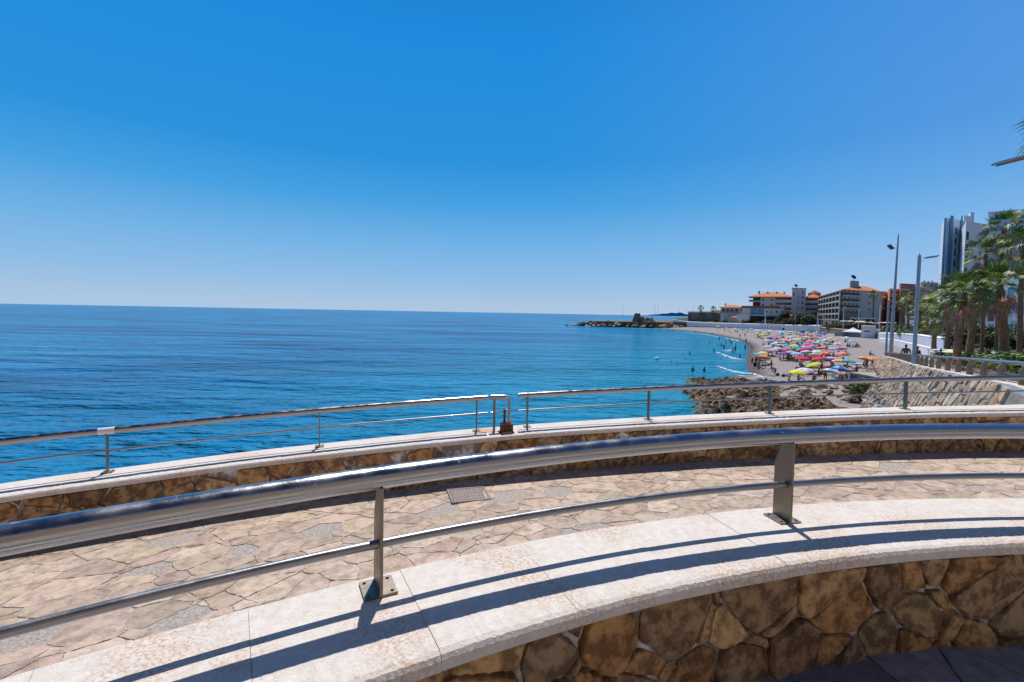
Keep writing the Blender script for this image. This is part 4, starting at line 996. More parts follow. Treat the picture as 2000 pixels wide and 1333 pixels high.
k.part('wall', WHITE, (0, k.L, 1, 6, 1, zt_)); k.part('frame', RAILM, *[(u, u+.25, 0, .25, 1, zt_+1.8) for u in (.3, 2.4, 4.6)], (0, 5, 0, .25, zt_+1.5, zt_+1.8)); k.win(k.L*.7, zt_-2, 2.2, .9)
for px, py, s, lab in ((1781, 633, 3.0, 'small white kiosk cube under the palms, left of the pair'), (1806, 632, 2.6, 'small white kiosk cube under the palms, right of the pair')):
    p = W(px, py, 150); k = Bld('kiosk', lab, (p.x-2.0, p.y), (p.x+2.0, p.y), 5, 3); k.part('wall', WHITE, (0, 4, 0, 3, 4.5, ZP(px, py-13, 150))); k.part('roof_slab', WHITEB, (-.3, 4.3, -.3, 3.2, ZP(px, py-13, 150)+.01, ZP(px, py-13, 150)+.25)); k.win(2, ZP(px, py-8, 150), 1.6, .7)
# stone bank wall left of the restaurants
p0 = W(1345, 600, 308); p1 = W(1424, 600, 292)
wallrun('stone_wall', 'long grey brown stone wall on the bank left of the villa', [ptw(1345, 310, 4, 611), ptw(1385, 302, 4, 611), ptw(1424, 294, 4, 613)], 1.2, mat('grey_bank_wall', (.16, .12, .10), .95, col2=(.38, .33, .30), scale=.4, bump=.2))
wallrun('stone_wall', 'warm orange brown wall on the green bank below the villa', [ptw(1424, 286, 4, 620), ptw(1452, 278, 4, 620)], .8, PEACH)
# terrace slab and awning lines in front of the hotels
A = W(1662, 600, 205); B_ = W(1712, 600, 200); k = Bld('cafe_terrace', 'long white cafe roof with painted shade beneath, in front of the pale hotel', A, B_, 8, 5); L = k.L
zt_ = zp(621, 1690, 203); k.part('roof_slab', WHITE, (0, L, 0, 5, zt_-.5, zt_)); k.part('painted_front_shade', DARKR, (.3, L-.3, .6, 4.8, zt_-3.4, zt_-.52)); k.part('post', WHITE, *[(L*i/5, L*i/5+.15, 0, .15, zt_-3.4, zt_-.5) for i in range(6)])  # dark box paints the shade under the cafe roof
# dark pergola frames near centre
A = W(1600, 600, 225); B_ = W(1632, 600, 215); k = Bld('pergola', 'white framed pergola with dark cloth panels on the seafront terrace', A, B_, 5, 5); L = k.L
zt_ = zp(624, 1615, 220); k.part('beam', WHITE, (0, L, 0, .25, zt_-.3, zt_), (0, L, 4.5, 4.75, zt_-.3, zt_)); k.part('post', WHITE, *[(L*i/5, L*i/5+.22, 0, .22, 4, zt_-.3) for i in range(6)]); k.part('cloth_panel', RAILM, *[(L*i/5+.4, L*(i+1)/5-.3, .3, .4, 4.4, zt_-1.2) for i in (0, 1, 2, 4)])
A = W(1515, 600, 262); B_ = W(1562, 600, 252); k = Bld('shade_canopy', 'flat pale blue shade canopy on thin posts beside the play tower', A, B_, 7, 4); L = k.L
zt_ = zp(625, 1540, 256); k.part('canopy', mat('pale_blue_cloth', (.35, .55, .70), .8), (L*.3, L, 0, 4, zt_-.15, zt_)); k.part('post', WHITE, *[(L*q, L*q+.12, .2, .32, zt_-3.4, zt_-.16) for q in (.32, .65, .97)])
p = W(1546, 632, 250); k = empty('play_tower', (p.x, p.y, 5), 'small pink and red playground tower with an orange ball top', 'play tower')
b = MB(); b.box((0, 0, 2.0), (1.6, 1.6, 3.4)); b.box((1.8, 0, 1.6), (1.9, 1.4, .3), tilt=Matrix.Rotation(.7, 3, 'Y')); b.build('frame', mat('pink_plastic', (.60, .04, .12), .5), k)
b = MB(); b.ball((0, 0, 4.6), .9, 10, 7); b.build('ball_top', mat('orange_plastic', (.85, .30, .10), .5), k)

# ============================================================ VEGETATION
LEAFG = mat('palm_leaf', (.07, .12, .025), .5, col2=(.20, .28, .055), scale=2.5, spec=.4, attr='col')
DEADL = mat('dry_palm_leaf', (.34, .21, .10), .8, col2=(.66, .50, .30), scale=2.5, attr='col')
TRUNK = mat('palm_trunk', (.18, .09, .05), .95, col2=(.42, .24, .14), scale=6, bump=.03, bscale=14)
def fan_leaf(b, base, dirv, pl, fl, r, nseg=17, droop=.25, spread=1.9):
    d = Vector(dirv).normalized(); side = d.cross(Vector((0, 0, 1)))
    side = side.normalized() if side.length > .05 else Vector((1, 0, 0)); up = side.cross(d).normalized()
    tw = r.uniform(-.6, .6); side, up = side*math.cos(tw)+up*math.sin(tw), up*math.cos(tw)-side*math.sin(tw)
    base = Vector(base); c = base+d*pl+Vector((0, 0, -.12*pl*pl)); e = side*.022
    b.add([base-e, base+e, c+e*.6, c-e*.6], [(0, 1, 2, 3)])
    for k in range(nseg):
        a = (k/(nseg-1)-.5)*2*spread*.5*1.15+r.uniform(-.05, .05); L = fl*(1-.28*abs(k/(nseg-1)-.5)*2)*r.uniform(.85, 1.1)
        t = (d*math.cos(a)+side*math.sin(a)); p = t.cross(up).normalized()*fl*.036
        m1 = c+t*L*.55+up*.05*fl; tip = c+t*L+Vector((0, 0, -droop*L*r.uniform(.5, 1.5)))
        b.add([c, m1-p, tip, m1+p], [(0, 1, 2, 3)])
def palm_parts(seed, R0, n=42, dead=26, skirt_len=1.0):
    r = random.Random(seed); g = MB(); dd = MB()
    for i in range(n):
        az_ = i*2.399+r.uniform(-.3, .3); el = 1.35-1.85*(i/n)+r.uniform(-.15, .15); kk = r.uniform(.45, 1.7); g.cc = (kk, kk, kk*.9) if r.random() > .18 else (2.2, 1.7, .8)
        v = Vector((math.cos(az_)*math.cos(el), math.sin(az_)*math.cos(el), math.sin(el)))
        fan_leaf(g, v*.12, v, R0*.48*r.uniform(.8, 1.15), R0*.58, r, droop=.12+.3*(i/n))
    for i in range(dead):
        az_ = i*2.399; el = -.85-.55*(i/dead)+r.uniform(-.2, .2); dd.cc = tuple(q*r.uniform(.5, 1.25) for q in (1, 1, 1))
        v = Vector((math.cos(az_)*math.cos(el), math.sin(az_)*math.cos(el), math.sin(el)))
        fan_leaf(dd, Vector((math.cos(az_)*.12, math.sin(az_)*.12, -.1-.8*skirt_len*i/dead)), v, R0*.38, R0*.45, r, nseg=9, droop=.55, spread=1.3)
    g.cc = dd.cc = None
    return g, dd
def fan_palm(px, d, zb, crown_py, R0, tr, label, lean=(0, 0), seed=1, dead=26, sk=1.0, group='fan palms beside the promenade', n=42):
    pt = W(px, crown_py, d); base = Vector((pt.x+lean[0], pt.y+lean[1], zb))
    root = empty('palm_tree', base, label, 'palm tree', group)
    h = pt.z-zb; b = MB(); pts = []; rad = []
    for i in range(15):
        t = i/14; pts.append((-lean[0]*t+.05*math.sin(t*5+seed), -lean[1]*t, h*t)); rad.append(tr*(1.15-.30*t)*(1+.05*math.sin(i*2.3))*(1.25 if i == 0 else 1))
    b.tube(pts, rad, 14); b.build('trunk', TRUNK, root)
    g, dd = palm_parts(seed, R0, n, dead, sk)
    for m_, nm, mm in ((g, 'crown', LEAFG), (dd, 'dry_fronds', DEADL)):
        if not m_.v: continue
        o = m_.build(nm, mm, root); o.location = (-lean[0], -lean[1], h)
    return root
zprom = lambda d_: pz(*PP.at(np.interp(d_, PP.p[:, 1], PP.s), 0)[0])-.3
P_ = [(1881, 32, 572, 1.75, .27, 'thick trunked fan palm, leftmost of the big promenade palms', (-.15, 0)), (1908, 35, 566, 1.7, .27, 'thick trunked fan palm between the leftmost big palm and the leaning one', (-.3, 0)),
      (1952, 31, 556, 1.8, .30, 'fan palm whose thick trunk leans left, right of the two upright ones', (.75, 0)), (1962, 41, 447, 1.9, .22, 'tallest fan palm, its crown high above the others', (-.1, 0)),
      (1926, 43, 497, 1.9, .18, 'slim tall fan palm just left of the tallest one', (.1, 0)), (1999, 38, 480, 1.8, .22, 'tall fan palm cut by the right edge of the view', (.2, 0)),
      (2003, 29, 580, 1.7, .26, 'lower fan palm cut by the right edge of the view', (.2, 0)), (1856, 44, 585, 2.1, .24, 'fan palm at the far left of the big group, ragged and brown below', (0, 0)),
      (1938, 47, 590, 1.9, .22, 'fan palm in shade behind the big trunks', (0, 0))]
for i, (px, d, cp, R0, tr, lab, ln) in enumerate(P_):
    if px in (1938, 2003): continue
    fan_palm(px, d, zprom(d)+.1, cp, R0, tr*.8, lab, ln, seed=i+3, dead=26 if i < 6 else 18, sk=1.0, n=28)
fan_palm(2152, 13.5, 6.4, 236, 1.72, .25, 'tall fan palm outside the right edge with one drooping frond tip showing', (.3, 0), seed=31)
fan_palm(1827, 80, 3.6, 628, 2.1, .32, 'single fan palm on the beach ramp left of the big trunks', seed=41, dead=20, n=34)
DP = [(1707, 215, 8.5, 575, 2.3, .3, 'lone slender palm standing before the pale hotel'), (1762, 130, 6, 592, 2.4, .25, 'palm right of the tall floodlight mast, first of three'), (1776, 126, 6, 584, 2.3, .25, 'palm behind the promenade lamp, middle of three'),
      (1797, 120, 6, 604, 2.6, .25, 'low palm directly behind the promenade lamp'), (1813, 115, 6, 598, 2.5, .25, 'bushy palm between the promenade lamp and the blue tower'), (1838, 100, 6, 607, 2.3, .25, 'palm just under the foot of the blue tower'),
      (1369, 302, 4.5, 602, 2.3, .3, 'small palm on the grey brown bank wall, left of two'), (1393, 298, 4.5, 604, 2.3, .3, 'small palm on the grey brown bank wall, right of two'), (1679, 190, 5, 634, 2.8, .3, 'low palm behind the white tent'),
      (1418, 250, 4.2, 596, 1.2, .1, 'tiny palm top by the villa roof'), (1800, 142, 5, 618, 2.4, .25, 'palm between the two small kiosk cubes'), (1821, 138, 5, 612, 2.4, .25, 'palm right of the small kiosk cubes')]
for i, (px, d, zb, cp, R0, tr, lab) in enumerate(DP):
    if i == 9: continue
    fan_palm(px, d, zb, cp, R0, tr, lab, seed=50+i, dead=10, n=26, group='distant palms along the seafront')
# leafy shrubs: leaf clumps filling an uneven volume
def shrub_mesh(seed, n=900, leaf=.10, blobs=6):
    r = random.Random(seed); b = MB(); B_ = [(Vector((r.uniform(-.6, .6), r.uniform(-.5, .5), r.uniform(.25, .75))), r.uniform(.28, .5)) for _ in range(blobs)]
    for i in range(n):
        c, rad = B_[r.randrange(blobs)]; d = Vector((r.gauss(0, 1), r.gauss(0, 1), r.gauss(0, 1))).normalized(); p = c+d*rad*(r.random()**.35)
        if p.z < .02: p.z = .02+r.random()*.1
        a = Vector((r.gauss(0, 1), r.gauss(0, 1), r.gauss(0, .6))).normalized(); e = a.cross(d if abs(a.dot(d)) < .95 else Vector((0, 0, 1))).normalized()
        L = leaf*r.uniform(.6, 1.4); q = r.uniform(.55, 1.5); b.cc = (q, q*r.uniform(.9, 1.1), q*.9)
        b.add([p-e*L*.3, p-a*L*.9, p+e*L*.3, p+a*L], [(0, 1, 2, 3)])
    b.cc = None; return b
SHR = []
for k in range(4): o = shrub_mesh(90+k, 1100).build('shrub', LEAFG); SHR.append(o.data); bpy.data.objects.remove(o)
GREEN2 = mat('bright_leaf', (.07, .14, .02), .5, col2=(.15, .24, .045), scale=1.2, attr='col')
DARKLEAF = mat('dark_leaf', (.018, .03, .012), .7, col2=(.05, .075, .025), scale=.5, attr='col')
OLIVE = mat('olive_leaf', (.06, .065, .03), .8, col2=(.14, .14, .07), scale=.5, attr='col')
STEM = mat('shrub_stem', (.10, .07, .045), .9)
def shrub(x, y, z, sx, sz, k, m, label, group=None, sy=None, name='shrub'):
    root = empty(name, (x, y, z), label, 'shrub' if name == 'shrub' else 'tree', group)
    o = bpy.data.objects.new('foliage', SHR[k % 4]); COL.objects.link(o); o.parent = root; TREE.setdefault(root.name, []).append(o)
    o.scale = (sx, sy or sx, sz); o.rotation_euler = (0, 0, k*1.3); o.material_slots[0].link = 'OBJECT'; o.material_slots[0].material = m
    b = MB()
    for q in range(3): b.tube([(0, 0, -.3), (math.cos(q*2.1)*sx*.15, math.sin(q*2.1)*sx*.15, sz*.5)], .03+.015*sx, 5)
    b.build('stem', STEM, root); return root
R3 = random.Random(3); bl = []
for i in range(30):
    s = 8+i*1.35; off = -3.6-R3.random()*.5-(i % 2)*1.3
    p, _ = PP.at(s, off); c = proj((p.x, p.y, pz(p.x, p.y))); bl.append((c[0], p.x, p.y, pz(*PP.at(s, 0)[0])-.35, i))
bl.sort()
for n_, (cx, x, y, z, i) in enumerate(bl):
    shrub(x, y, z, R3.uniform(1.1, 1.5), R3.uniform(.85, 1.25), i, GREEN2 if i % 3 else LEAFG, 'leafy green shrub in the planted strip behind the promenade railing', 'shrubs in the planted strip behind the promenade')
g = G(1692, 767, 1.9); shrub(g.x, g.y, 1.4, 2.0, 1.7, 2, mat('dusty_leaf', (.07, .09, .03), .7, col2=(.15, .17, .06), scale=2, attr='col'), 'grey green bush growing against the dark concrete culvert')
# embankment greenery (dark tree masses and dry scrub)
for i in range(46):
    px = 1345+i*5.6; pyb = 634-(i % 3)*3.5; d = np.interp(px, [1345, 1450, 1520, 1600], [300, 275, 252, 226])+4+(i % 3)*5
    p = W(px, pyb, d); shrub(p.x, p.y, min(p.z, 9)-.8, R3.uniform(2.4, 4.2), R3.uniform(2.2, 3.6)*(1.0 if px < 1540 else 1.35), i, [DARKLEAF, OLIVE, DARKLEAF][i % 3], 'dark scrub on the green bank between the beach wall and the villas', 'scrub on the green bank')
for i, (px, d, py, s) in enumerate([(1556, 244, 634, 5.5), (1570, 238, 633, 6.5), (1584, 232, 634, 6), (1537, 262, 622, 5), (1594, 232, 634, 5)]):
    p = W(px, py, d); shrub(p.x, p.y, p.z-1, s*1.1, s, i, DARKLEAF, ['round dark tree behind the play tower', 'large dark tree mass below the hotel tower', 'dark tree mass right of centre below the hotel wing', 'dark cypress like tree beside the restaurant end', 'dark tree beside the white pergola'][i], name='tree')
for i in range(15):
    px = 1622+i*6; d = np.interp(px, [1622, 1712], [205, 172])+6; p = W(px, 640, d); shrub(p.x, p.y, p.z-1.2, 3.4, 3.0, i, [DARKLEAF, OLIVE][i % 2], 'dark planting under the cafe parasols behind the tent', 'planting under the cafe parasols')
for i in range(7):
    px = 1757+i*9.5; d = np.interp(px, [1757, 1815], [126, 104])+3; p = W(px, 656, d); shrub(p.x, p.y, p.z-.3, 1.9, 1.9, i, GREEN2 if i % 2 else LEAFG, 'clipped round green bush in the row above the bright retaining wall', 'clipped round bushes above the retaining wall')
for i in range(26):
    px = 1735+i*9.3; d = np.interp(px, [1735, 1970], [140, 66])+12; p = W(px, 646, d); shrub(p.x, p.y, p.z-2.2, 3.6, R3.uniform(2.8, 4.4), i, [DARKLEAF, LEAFG, OLIVE][i % 3], 'dark greenery behind the clipped bushes and palms', 'dark greenery behind the palms')

for i in range(16):
    px = 1862+(i*37) % 150; d = 50+(i*13) % 22; z_ = 5.0; p = W(px, 640, d); shrub(p.x, p.y, min(p.z, 6.2)-.8, R3.uniform(1.6, 2.4), R3.uniform(1.4, 2.6), i, [DARKLEAF, LEAFG, DARKLEAF][i % 3], 'dark garden shrub in the shade behind the big palm trunks', 'garden shrubs behind the big palm trunks')

# ============================================================ LAMPS AND MASTS
POLEM = mat('galvanised_steel', (.42, .43, .48), .45, .5, col2=(.52, .53, .58), scale=3)
def street_lamp(base, h, label, hl=.66, ang=0.0, r=.085, ti=-.16):
    root = empty('street_lamp', base, label, 'street lamp', 'flat headed promenade lamps')
    b = MB(); b.tube([(0, 0, 0), (0, 0, .9), (0, 0, h)], [r*1.25, r*1.12, r*.9], 12); b.tube([(0, 0, h), (0, 0, h+.12)], .02, 6); b.build('pole', POLEM, root)
    M = Matrix.Rotation(ang, 3, 'Z')
    b = MB(); b.tube([M @ Vector((.02, 0, h-.35)), M @ Vector((.3, 0, h-.12)), M @ Vector((.42, 0, h-.08))], .025, 6); b.build('bracket', POLEM, root)
    b = MB(); c = M @ Vector((.3+hl/2, 0, h-.06)); b.box(c, (hl, .26, .055), ang, tilt=Matrix.Rotation(ti, 3, 'Y')); b.box(c-Vector((0, 0, .045)), (hl*.8, .2, .04), ang, mi=1, tilt=Matrix.Rotation(ti, 3, 'Y'))
    b.build('lamp_head', [POLEM, mat('rusty_lamp_glass', (.40, .20, .08), .6)], root); return root
p = W(1784.5, 713, 24.5); street_lamp((p.x, p.y, p.z-1.0), ZP(1793, 499, 24.5)-p.z+1.0, 'flat headed street lamp on the promenade, right of the tall mast', .62, 0)
p = W(2026, 600, 10.6); street_lamp((p.x, p.y, 6.5), ZP(2010, 306, 10.6)-6.5, 'street lamp whose flat head pokes in at the right edge of the sky', .82, math.pi, ti=.26)
p = W(1730.5, 688, 61); root = empty('mast', (p.x, p.y, 1.9), 'short thick grey post beside the tall floodlight mast', 'post'); b = MB(); b.tube([(0, 0, 0), (0, 0, ZP(1732, 587, 61)-1.9)], [.14, .10], 10); b.build('pole', POLEM, root); b = MB(); b.ball((0, 0, ZP(1732, 587, 61)-1.9), .12, 8, 5); b.build('cap', POLEM, root)
p = W(1740, 690, 50); zb_ = 3.9; top = W(1751, 461, 50)
root = empty('floodlight_mast', (p.x, p.y, zb_), 'tall tapering floodlight mast, highest pole in the view', 'mast')
b = MB(); b.tube([(0, 0, 0), (0, 0, 3), (.15, 0, top.z-zb_)], [.19, .17, .065], 12); b.tube([(.15, 0, top.z-zb_), (.15, 0, top.z-zb_+.25)], .03, 6); b.build('pole', POLEM, root)
b = MB(); hz = ZP(1745, 485, 50)-zb_; b.tube([(.1, 0, hz), (-.35, 0, hz+.02)], .03, 6); b.build('bracket', POLEM, root)
b = MB(); b.box((-.62, 0, hz+.12), (.62, .4, .16), tilt=Matrix.Rotation(.75, 3, 'Y')); b.build('floodlight', mat('black_housing', (.03, .035, .05), .5), root)
LP_ = [(1409.6, 613, 632, 285), (1445.6, 603, 633, 272), (1494.4, 603, 633, 258), (1552.8, 615, 636, 238), (1580, 612, 635, 232), (1596, 610, 640, 222), (1608, 614, 641, 218), (1622, 622, 641, 212), (1646.6, 600, 642, 196), (1676.7, 605, 638, 182), (1717, 597, 640, 168), (1767, 599, 656, 128),
       (1216, 594, 619, 322), (1279, 592, 617, 318), (1284.5, 592, 617, 322), (1353, 594, 624, 305), (1841, 648, 662, 96), (1325, 599, 613, 420), (1341, 600, 613, 420)]
LL = ['thin white lamp post before the villa', 'thin white lamp post before the restaurant left half', 'thin white lamp post before the glazed restaurant terrace', 'thin white lamp post beside the play tower', 'thin white lamp post before the dark tree mass', 'thin white post left of the pergola', 'thin white post at the pergola middle', 'short white post right of the pergola',
      'thin white lamp post before the receding hotel wing', 'thin white lamp post above the white tent', 'thin white lamp post between the pale hotel and the tall mast', 'thin white lamp post above the clipped bushes', 'lone thin mast on the headland left of the ruined tower', 'left of two thin masts right of the ruined tower', 'right of two thin masts right of the ruined tower', 'thin lamp post at the left end of the bank wall', 'short lamp post behind the bright retaining wall',
      'faint thin mast beyond the headland, left of two', 'faint thin mast beyond the headland, right of two']
for (px, t_, b_, d), lab in zip(LP_, LL):
    p = W(px, b_, d); zt_ = ZP(px, t_, d); root = empty('lamp_post', (p.x, p.y, p.z-.8), lab, 'lamp post', 'thin lamp posts along the seafront')
    b = MB(); rp = .17*d/230 if d < 300 else .09; b.tube([(0, 0, 0), (0, 0, zt_-p.z+.8)], [rp+.02, rp*.7], 8); b.build('pole', WHITE, root)
    if d < 300: b = MB(); b.box((.25, 0, zt_-p.z+.8), (.9, .3, .12)); b.build('lamp_head', WHITE, root)

# ============================================================ BEACH LIFE
def skin_mesh(joints, edges, sub=1):
    """one continuous surface grown along a skeleton"""
    me = bpy.data.meshes.new('t'); me.from_pydata([j[0] for j in joints], edges, []); o = bpy.data.objects.new('t', me); COL.objects.link(o)
    mo = o.modifiers.new('s', 'SKIN'); mo.use_smooth_shade = True
    for i, j in enumerate(joints):
        r = j[1]; me.skin_vertices[0].data[i].radius = (r, r) if not isinstance(r, tuple) else r
    me.skin_vertices[0].data[0].use_root = True
    if sub: q = o.modifiers.new('u', 'SUBSURF'); q.levels = sub; q.render_levels = sub
    dg = bpy.context.evaluated_depsgraph_get(); dg.update(); out = bpy.data.meshes.new_from_object(o.evaluated_get(dg)); bpy.data.objects.remove(o); return out
SK = mat('tanned_skin', (.20, .095, .05), .6, spec=.3); SK2 = mat('pale_skin', (.42, .22, .14), .6, spec=.3); SKD = mat('deep_tan_skin', (.12, .055, .03), .6, spec=.3)
HAIR = mat('dark_hair', (.012, .009, .008), .7); HAIRB = mat('brown_hair', (.07, .035, .018), .7)
SWIM = [mat('swimwear_'+n, c, .8) for n, c in (('navy', (.02, .03, .09)), ('red', (.45, .03, .03)), ('black', (.02, .02, .02)), ('teal', (.03, .25, .27)), ('orange', (.60, .20, .04)))]
def person_proto(pose):
    """joints in metres, facing -Y, feet (or seat) on z=0"""
    if pose == 'stand': P = dict(pel=(0, 0, .95), wa=(0, .0, 1.12), ch=(0, .01, 1.34), nk=(0, .01, 1.50), hd=(0, -.01, 1.66), hips=((-.09, 0, .90), (.09, 0, .90)), kn=((-.10, -.01, .50), (.11, .0, .50)), an=((-.10, .02, .08), (.12, .02, .08)), to=((-.11, -.13, .03), (.14, -.12, .03)),
                          sh=((-.18, .01, 1.43), (.18, .01, 1.43)), el=((-.26, .04, 1.17), (.25, .04, 1.17)), ha=((-.24, -.07, .93), (.24, -.05, .92)))
    if pose == 'hips': P = dict(person_joints['stand']); P['el'] = ((-.36, .06, 1.2), (.36, .06, 1.2)); P['ha'] = ((-.17, -.04, 1.02), (.17, -.04, 1.02))
    if pose == 'arms': P = dict(person_joints['stand']); P['el'] = ((-.42, .0, 1.38), (.42, .0, 1.34)); P['ha'] = ((-.62, -.05, 1.48), (.62, -.05, 1.30))
    if pose == 'walk': P = dict(person_joints['stand']); P['kn'] = ((-.09, -.22, .53), (.10, .06, .50)); P['an'] = ((-.09, -.26, .10), (.10, .36, .16)); P['to'] = ((-.09, -.40, .06), (.10, .30, .03)); P['el'] = ((-.25, .18, 1.2), (.25, -.1, 1.18)); P['ha'] = ((-.22, .22, .98), (.22, -.28, 1.05)); P['hd'] = (0, -.05, 1.66)
    if pose == 'bend': P = dict(pel=(0, .12, .88), wa=(0, .0, 1.0), ch=(0, -.2, 1.07), nk=(0, -.36, 1.06), hd=(0, -.48, .98), hips=((-.09, .12, .83), (.09, .12, .83)), kn=((-.16, .0, .46), (.16, .02, .46)), an=((-.22, .08, .08), (.22, .08, .08)), to=((-.23, -.08, .03), (.23, -.08, .03)), sh=((-.17, -.28, 1.06), (.17, -.28, 1.06)), el=((-.19, -.30, .78), (.19, -.32, .78)), ha=((-.12, -.38, .55), (.12, -.38, .55)))
    if pose == 'sit': P = dict(pel=(0, .1, .13), wa=(0, .14, .30), ch=(0, .10, .52), nk=(0, .06, .68), hd=(0, .0, .83), hips=((-.1, .05, .12), (.1, .05, .12)), kn=((-.14, -.33, .42), (.16, -.33, .38)), an=((-.12, -.62, .08), (.14, -.66, .08)), to=((-.12, -.78, .05), (.14, -.80, .06)), sh=((-.18, .08, .60), (.18, .08, .60)), el=((-.26, -.06, .40), (.26, -.06, .40)), ha=((-.13, -.28, .42), (.14, -.26, .40)))
    if pose == 'lie': P = dict(pel=(0, 0, .13), wa=(0, .20, .12), ch=(0, .42, .13), nk=(0, .58, .13), hd=(0, .75, .15), hips=((-.09, -.06, .12), (.09, -.06, .12)), kn=((-.12, -.48, .16), (.12, -.48, .12)), an=((-.12, -.88, .07), (.15, -.90, .07)), to=((-.14, -.95, .15), (.18, -.97, .15)), sh=((-.18, .50, .12), (.18, .50, .12)), el=((-.34, .36, .08), (.33, .30, .08)), ha=((-.30, .12, .08), (.30, .06, .08)))
    if pose == 'recline': P = dict(person_joints['lie']); P.update(wa=(0, .18, .18), ch=(0, .36, .34), nk=(0, .46, .48), hd=(0, .50, .62), sh=((-.18, .42, .40), (.18, .42, .40)), el=((-.26, .56, .22), (.26, .56, .22)), ha=((-.26, .62, .05), (.26, .62, .05)), kn=((-.12, -.42, .40), (.12, -.48, .12)), an=((-.12, -.76, .08), (.15, -.90, .07)))
    person_joints[pose] = P
    J = [(P['pel'], (.145, .105)), (P['wa'], (.125, .09)), (P['ch'], (.155, .11)), (P['nk'], .055), (P['hd'], (.082, .10))]; E = [(0, 1), (1, 2), (2, 3), (3, 4)]
    hd = Vector(P['hd']); ax = (hd-Vector(P['nk'])).normalized(); J.append((tuple(hd+ax*.11), .065)); E.append((4, 5))
    for k in (0, 1):
        i = len(J); J += [(P['hips'][k], .088), (P['kn'][k], .056), (P['an'][k], .036), (P['to'][k], .034)]; E += [(0, i), (i, i+1), (i+1, i+2), (i+2, i+3)]
        i = len(J); h = Vector(P['ha'][k]); e = Vector(P['el'][k]); f = (h-e).normalized()
        J += [(P['sh'][k], .055), (P['el'][k], .038), (P['ha'][k], .027), (tuple(h+f*.10), .024)]; E += [(2, i), (i, i+1), (i+1, i+2), (i+2, i+3)]
    body = skin_mesh(J, E)
    H = skin_mesh([(tuple(hd+ax*.10+Vector((0, .018, .0))), (.082, .088)), (tuple(hd+ax*.03+Vector((0, .045, 0))), (.080, .07)), (tuple(hd-ax*.05+Vector((0, .05, 0))), (.055, .04))], [(0, 1), (1, 2)])
    hp = P['hips']; kn = P['kn']; mid = [tuple(Vector(hp[k]).lerp(Vector(kn[k]), .42)) for k in (0, 1)]
    S = skin_mesh([(P['pel'], (.158, .122)), (tuple(Vector(P['pel']).lerp(Vector(P['wa']), .45)), (.145, .108)), (hp[0], .104), (mid[0], .092), (hp[1], .104), (mid[1], .092)], [(0, 1), (0, 2), (2, 3), (0, 4), (4, 5)])
    T = skin_mesh([(P['pel'], (.155, .12)), (P['wa'], (.142, .108)), (P['ch'], (.172, .127)), (tuple(Vector(P['ch']).lerp(Vector(P['nk']), .6)), .075), (P['sh'][0], .074), (tuple(Vector(P['sh'][0]).lerp(Vector(P['el'][0]), .7)), .062), (P['sh'][1], .074), (tuple(Vector(P['sh'][1]).lerp(Vector(P['el'][1]), .7)), .062)], [(0, 1), (1, 2), (2, 3), (2, 4), (4, 5), (2, 6), (6, 7)])
    face = MB(); fd = Vector((0, -1, 0)) if pose not in ('lie',) else Vector((0, 0, 1)); up = ax if pose != 'lie' else Vector((0, 1, 0)); sd_ = fd.cross(up)
    face.ball(tuple(hd+fd*.10-up*.01), (.014, .018, .018), 6, 4)
    fm = MB()
    for s_ in (-1, 1): fm.ball(tuple(hd+fd*.088+up*.02+sd_*s_*.033), .011, 6, 4); face.ball(tuple(hd+sd_*s_*.088), (.016, .02, .03), 6, 4)
    fm.box(tuple(hd+fd*.092-up*.045), (.045, .012, .008) if pose != 'lie' else (.045, .008, .012))
    return dict(body=body, hair=H, swimwear=S, shirt=T, nose_and_ears=face, face_marks=fm)
person_joints = {}; PRO = {}
for q in ('stand', 'hips', 'arms', 'walk', 'bend', 'sit', 'lie', 'recline'):
    PRO[q] = person_proto(q)
    for nm in ('body', 'hair', 'swimwear', 'shirt'): PRO[q][nm].name = 'person_'+nm; PRO[q][nm].materials.clear(); PRO[q][nm].materials.append(SK)
    f1 = PRO[q]['nose_and_ears'].build('face', SK); PRO[q]['nose_and_ears'] = f1.data; bpy.data.objects.remove(f1)
    f1 = PRO[q]['face_marks'].build('face', HAIR); PRO[q]['face_marks'] = f1.data; bpy.data.objects.remove(f1)
def sub(root, me, name, m):
    o = bpy.data.objects.new(name, me); COL.objects.link(o); o.parent = root; TREE.setdefault(root.name, []).append(o)
    o.material_slots[0].link = 'OBJECT'; o.material_slots[0].material = m; return o
def person(pose, loc, rz, label, skin=None, hair=None, cloth=None, shirt=None, s=1.0, group=None, face=False):
    o = bpy.data.objects.new('person', PRO[pose]['body']); COL.objects.link(o); o.location = loc; o.rotation_euler = (0, 0, rz); o.scale = (s, s, s)
    o.material_slots[0].link = 'OBJECT'; o.material_slots[0].material = skin or SK; tag(o, label, 'person', group)
    sub(o, PRO[pose]['hair'], 'hair', hair or HAIR); sub(o, PRO[pose]['swimwear'], 'swimwear' if not shirt else 'trousers', cloth or SWIM[0])
    if shirt: sub(o, PRO[pose]['shirt'], 'shirt', shirt)
    if face: sub(o, PRO[pose]['nose_and_ears'], 'nose_and_ears', skin or SK); sub(o, PRO[pose]['face_marks'], 'eyes_and_mouth', HAIR)
    return o
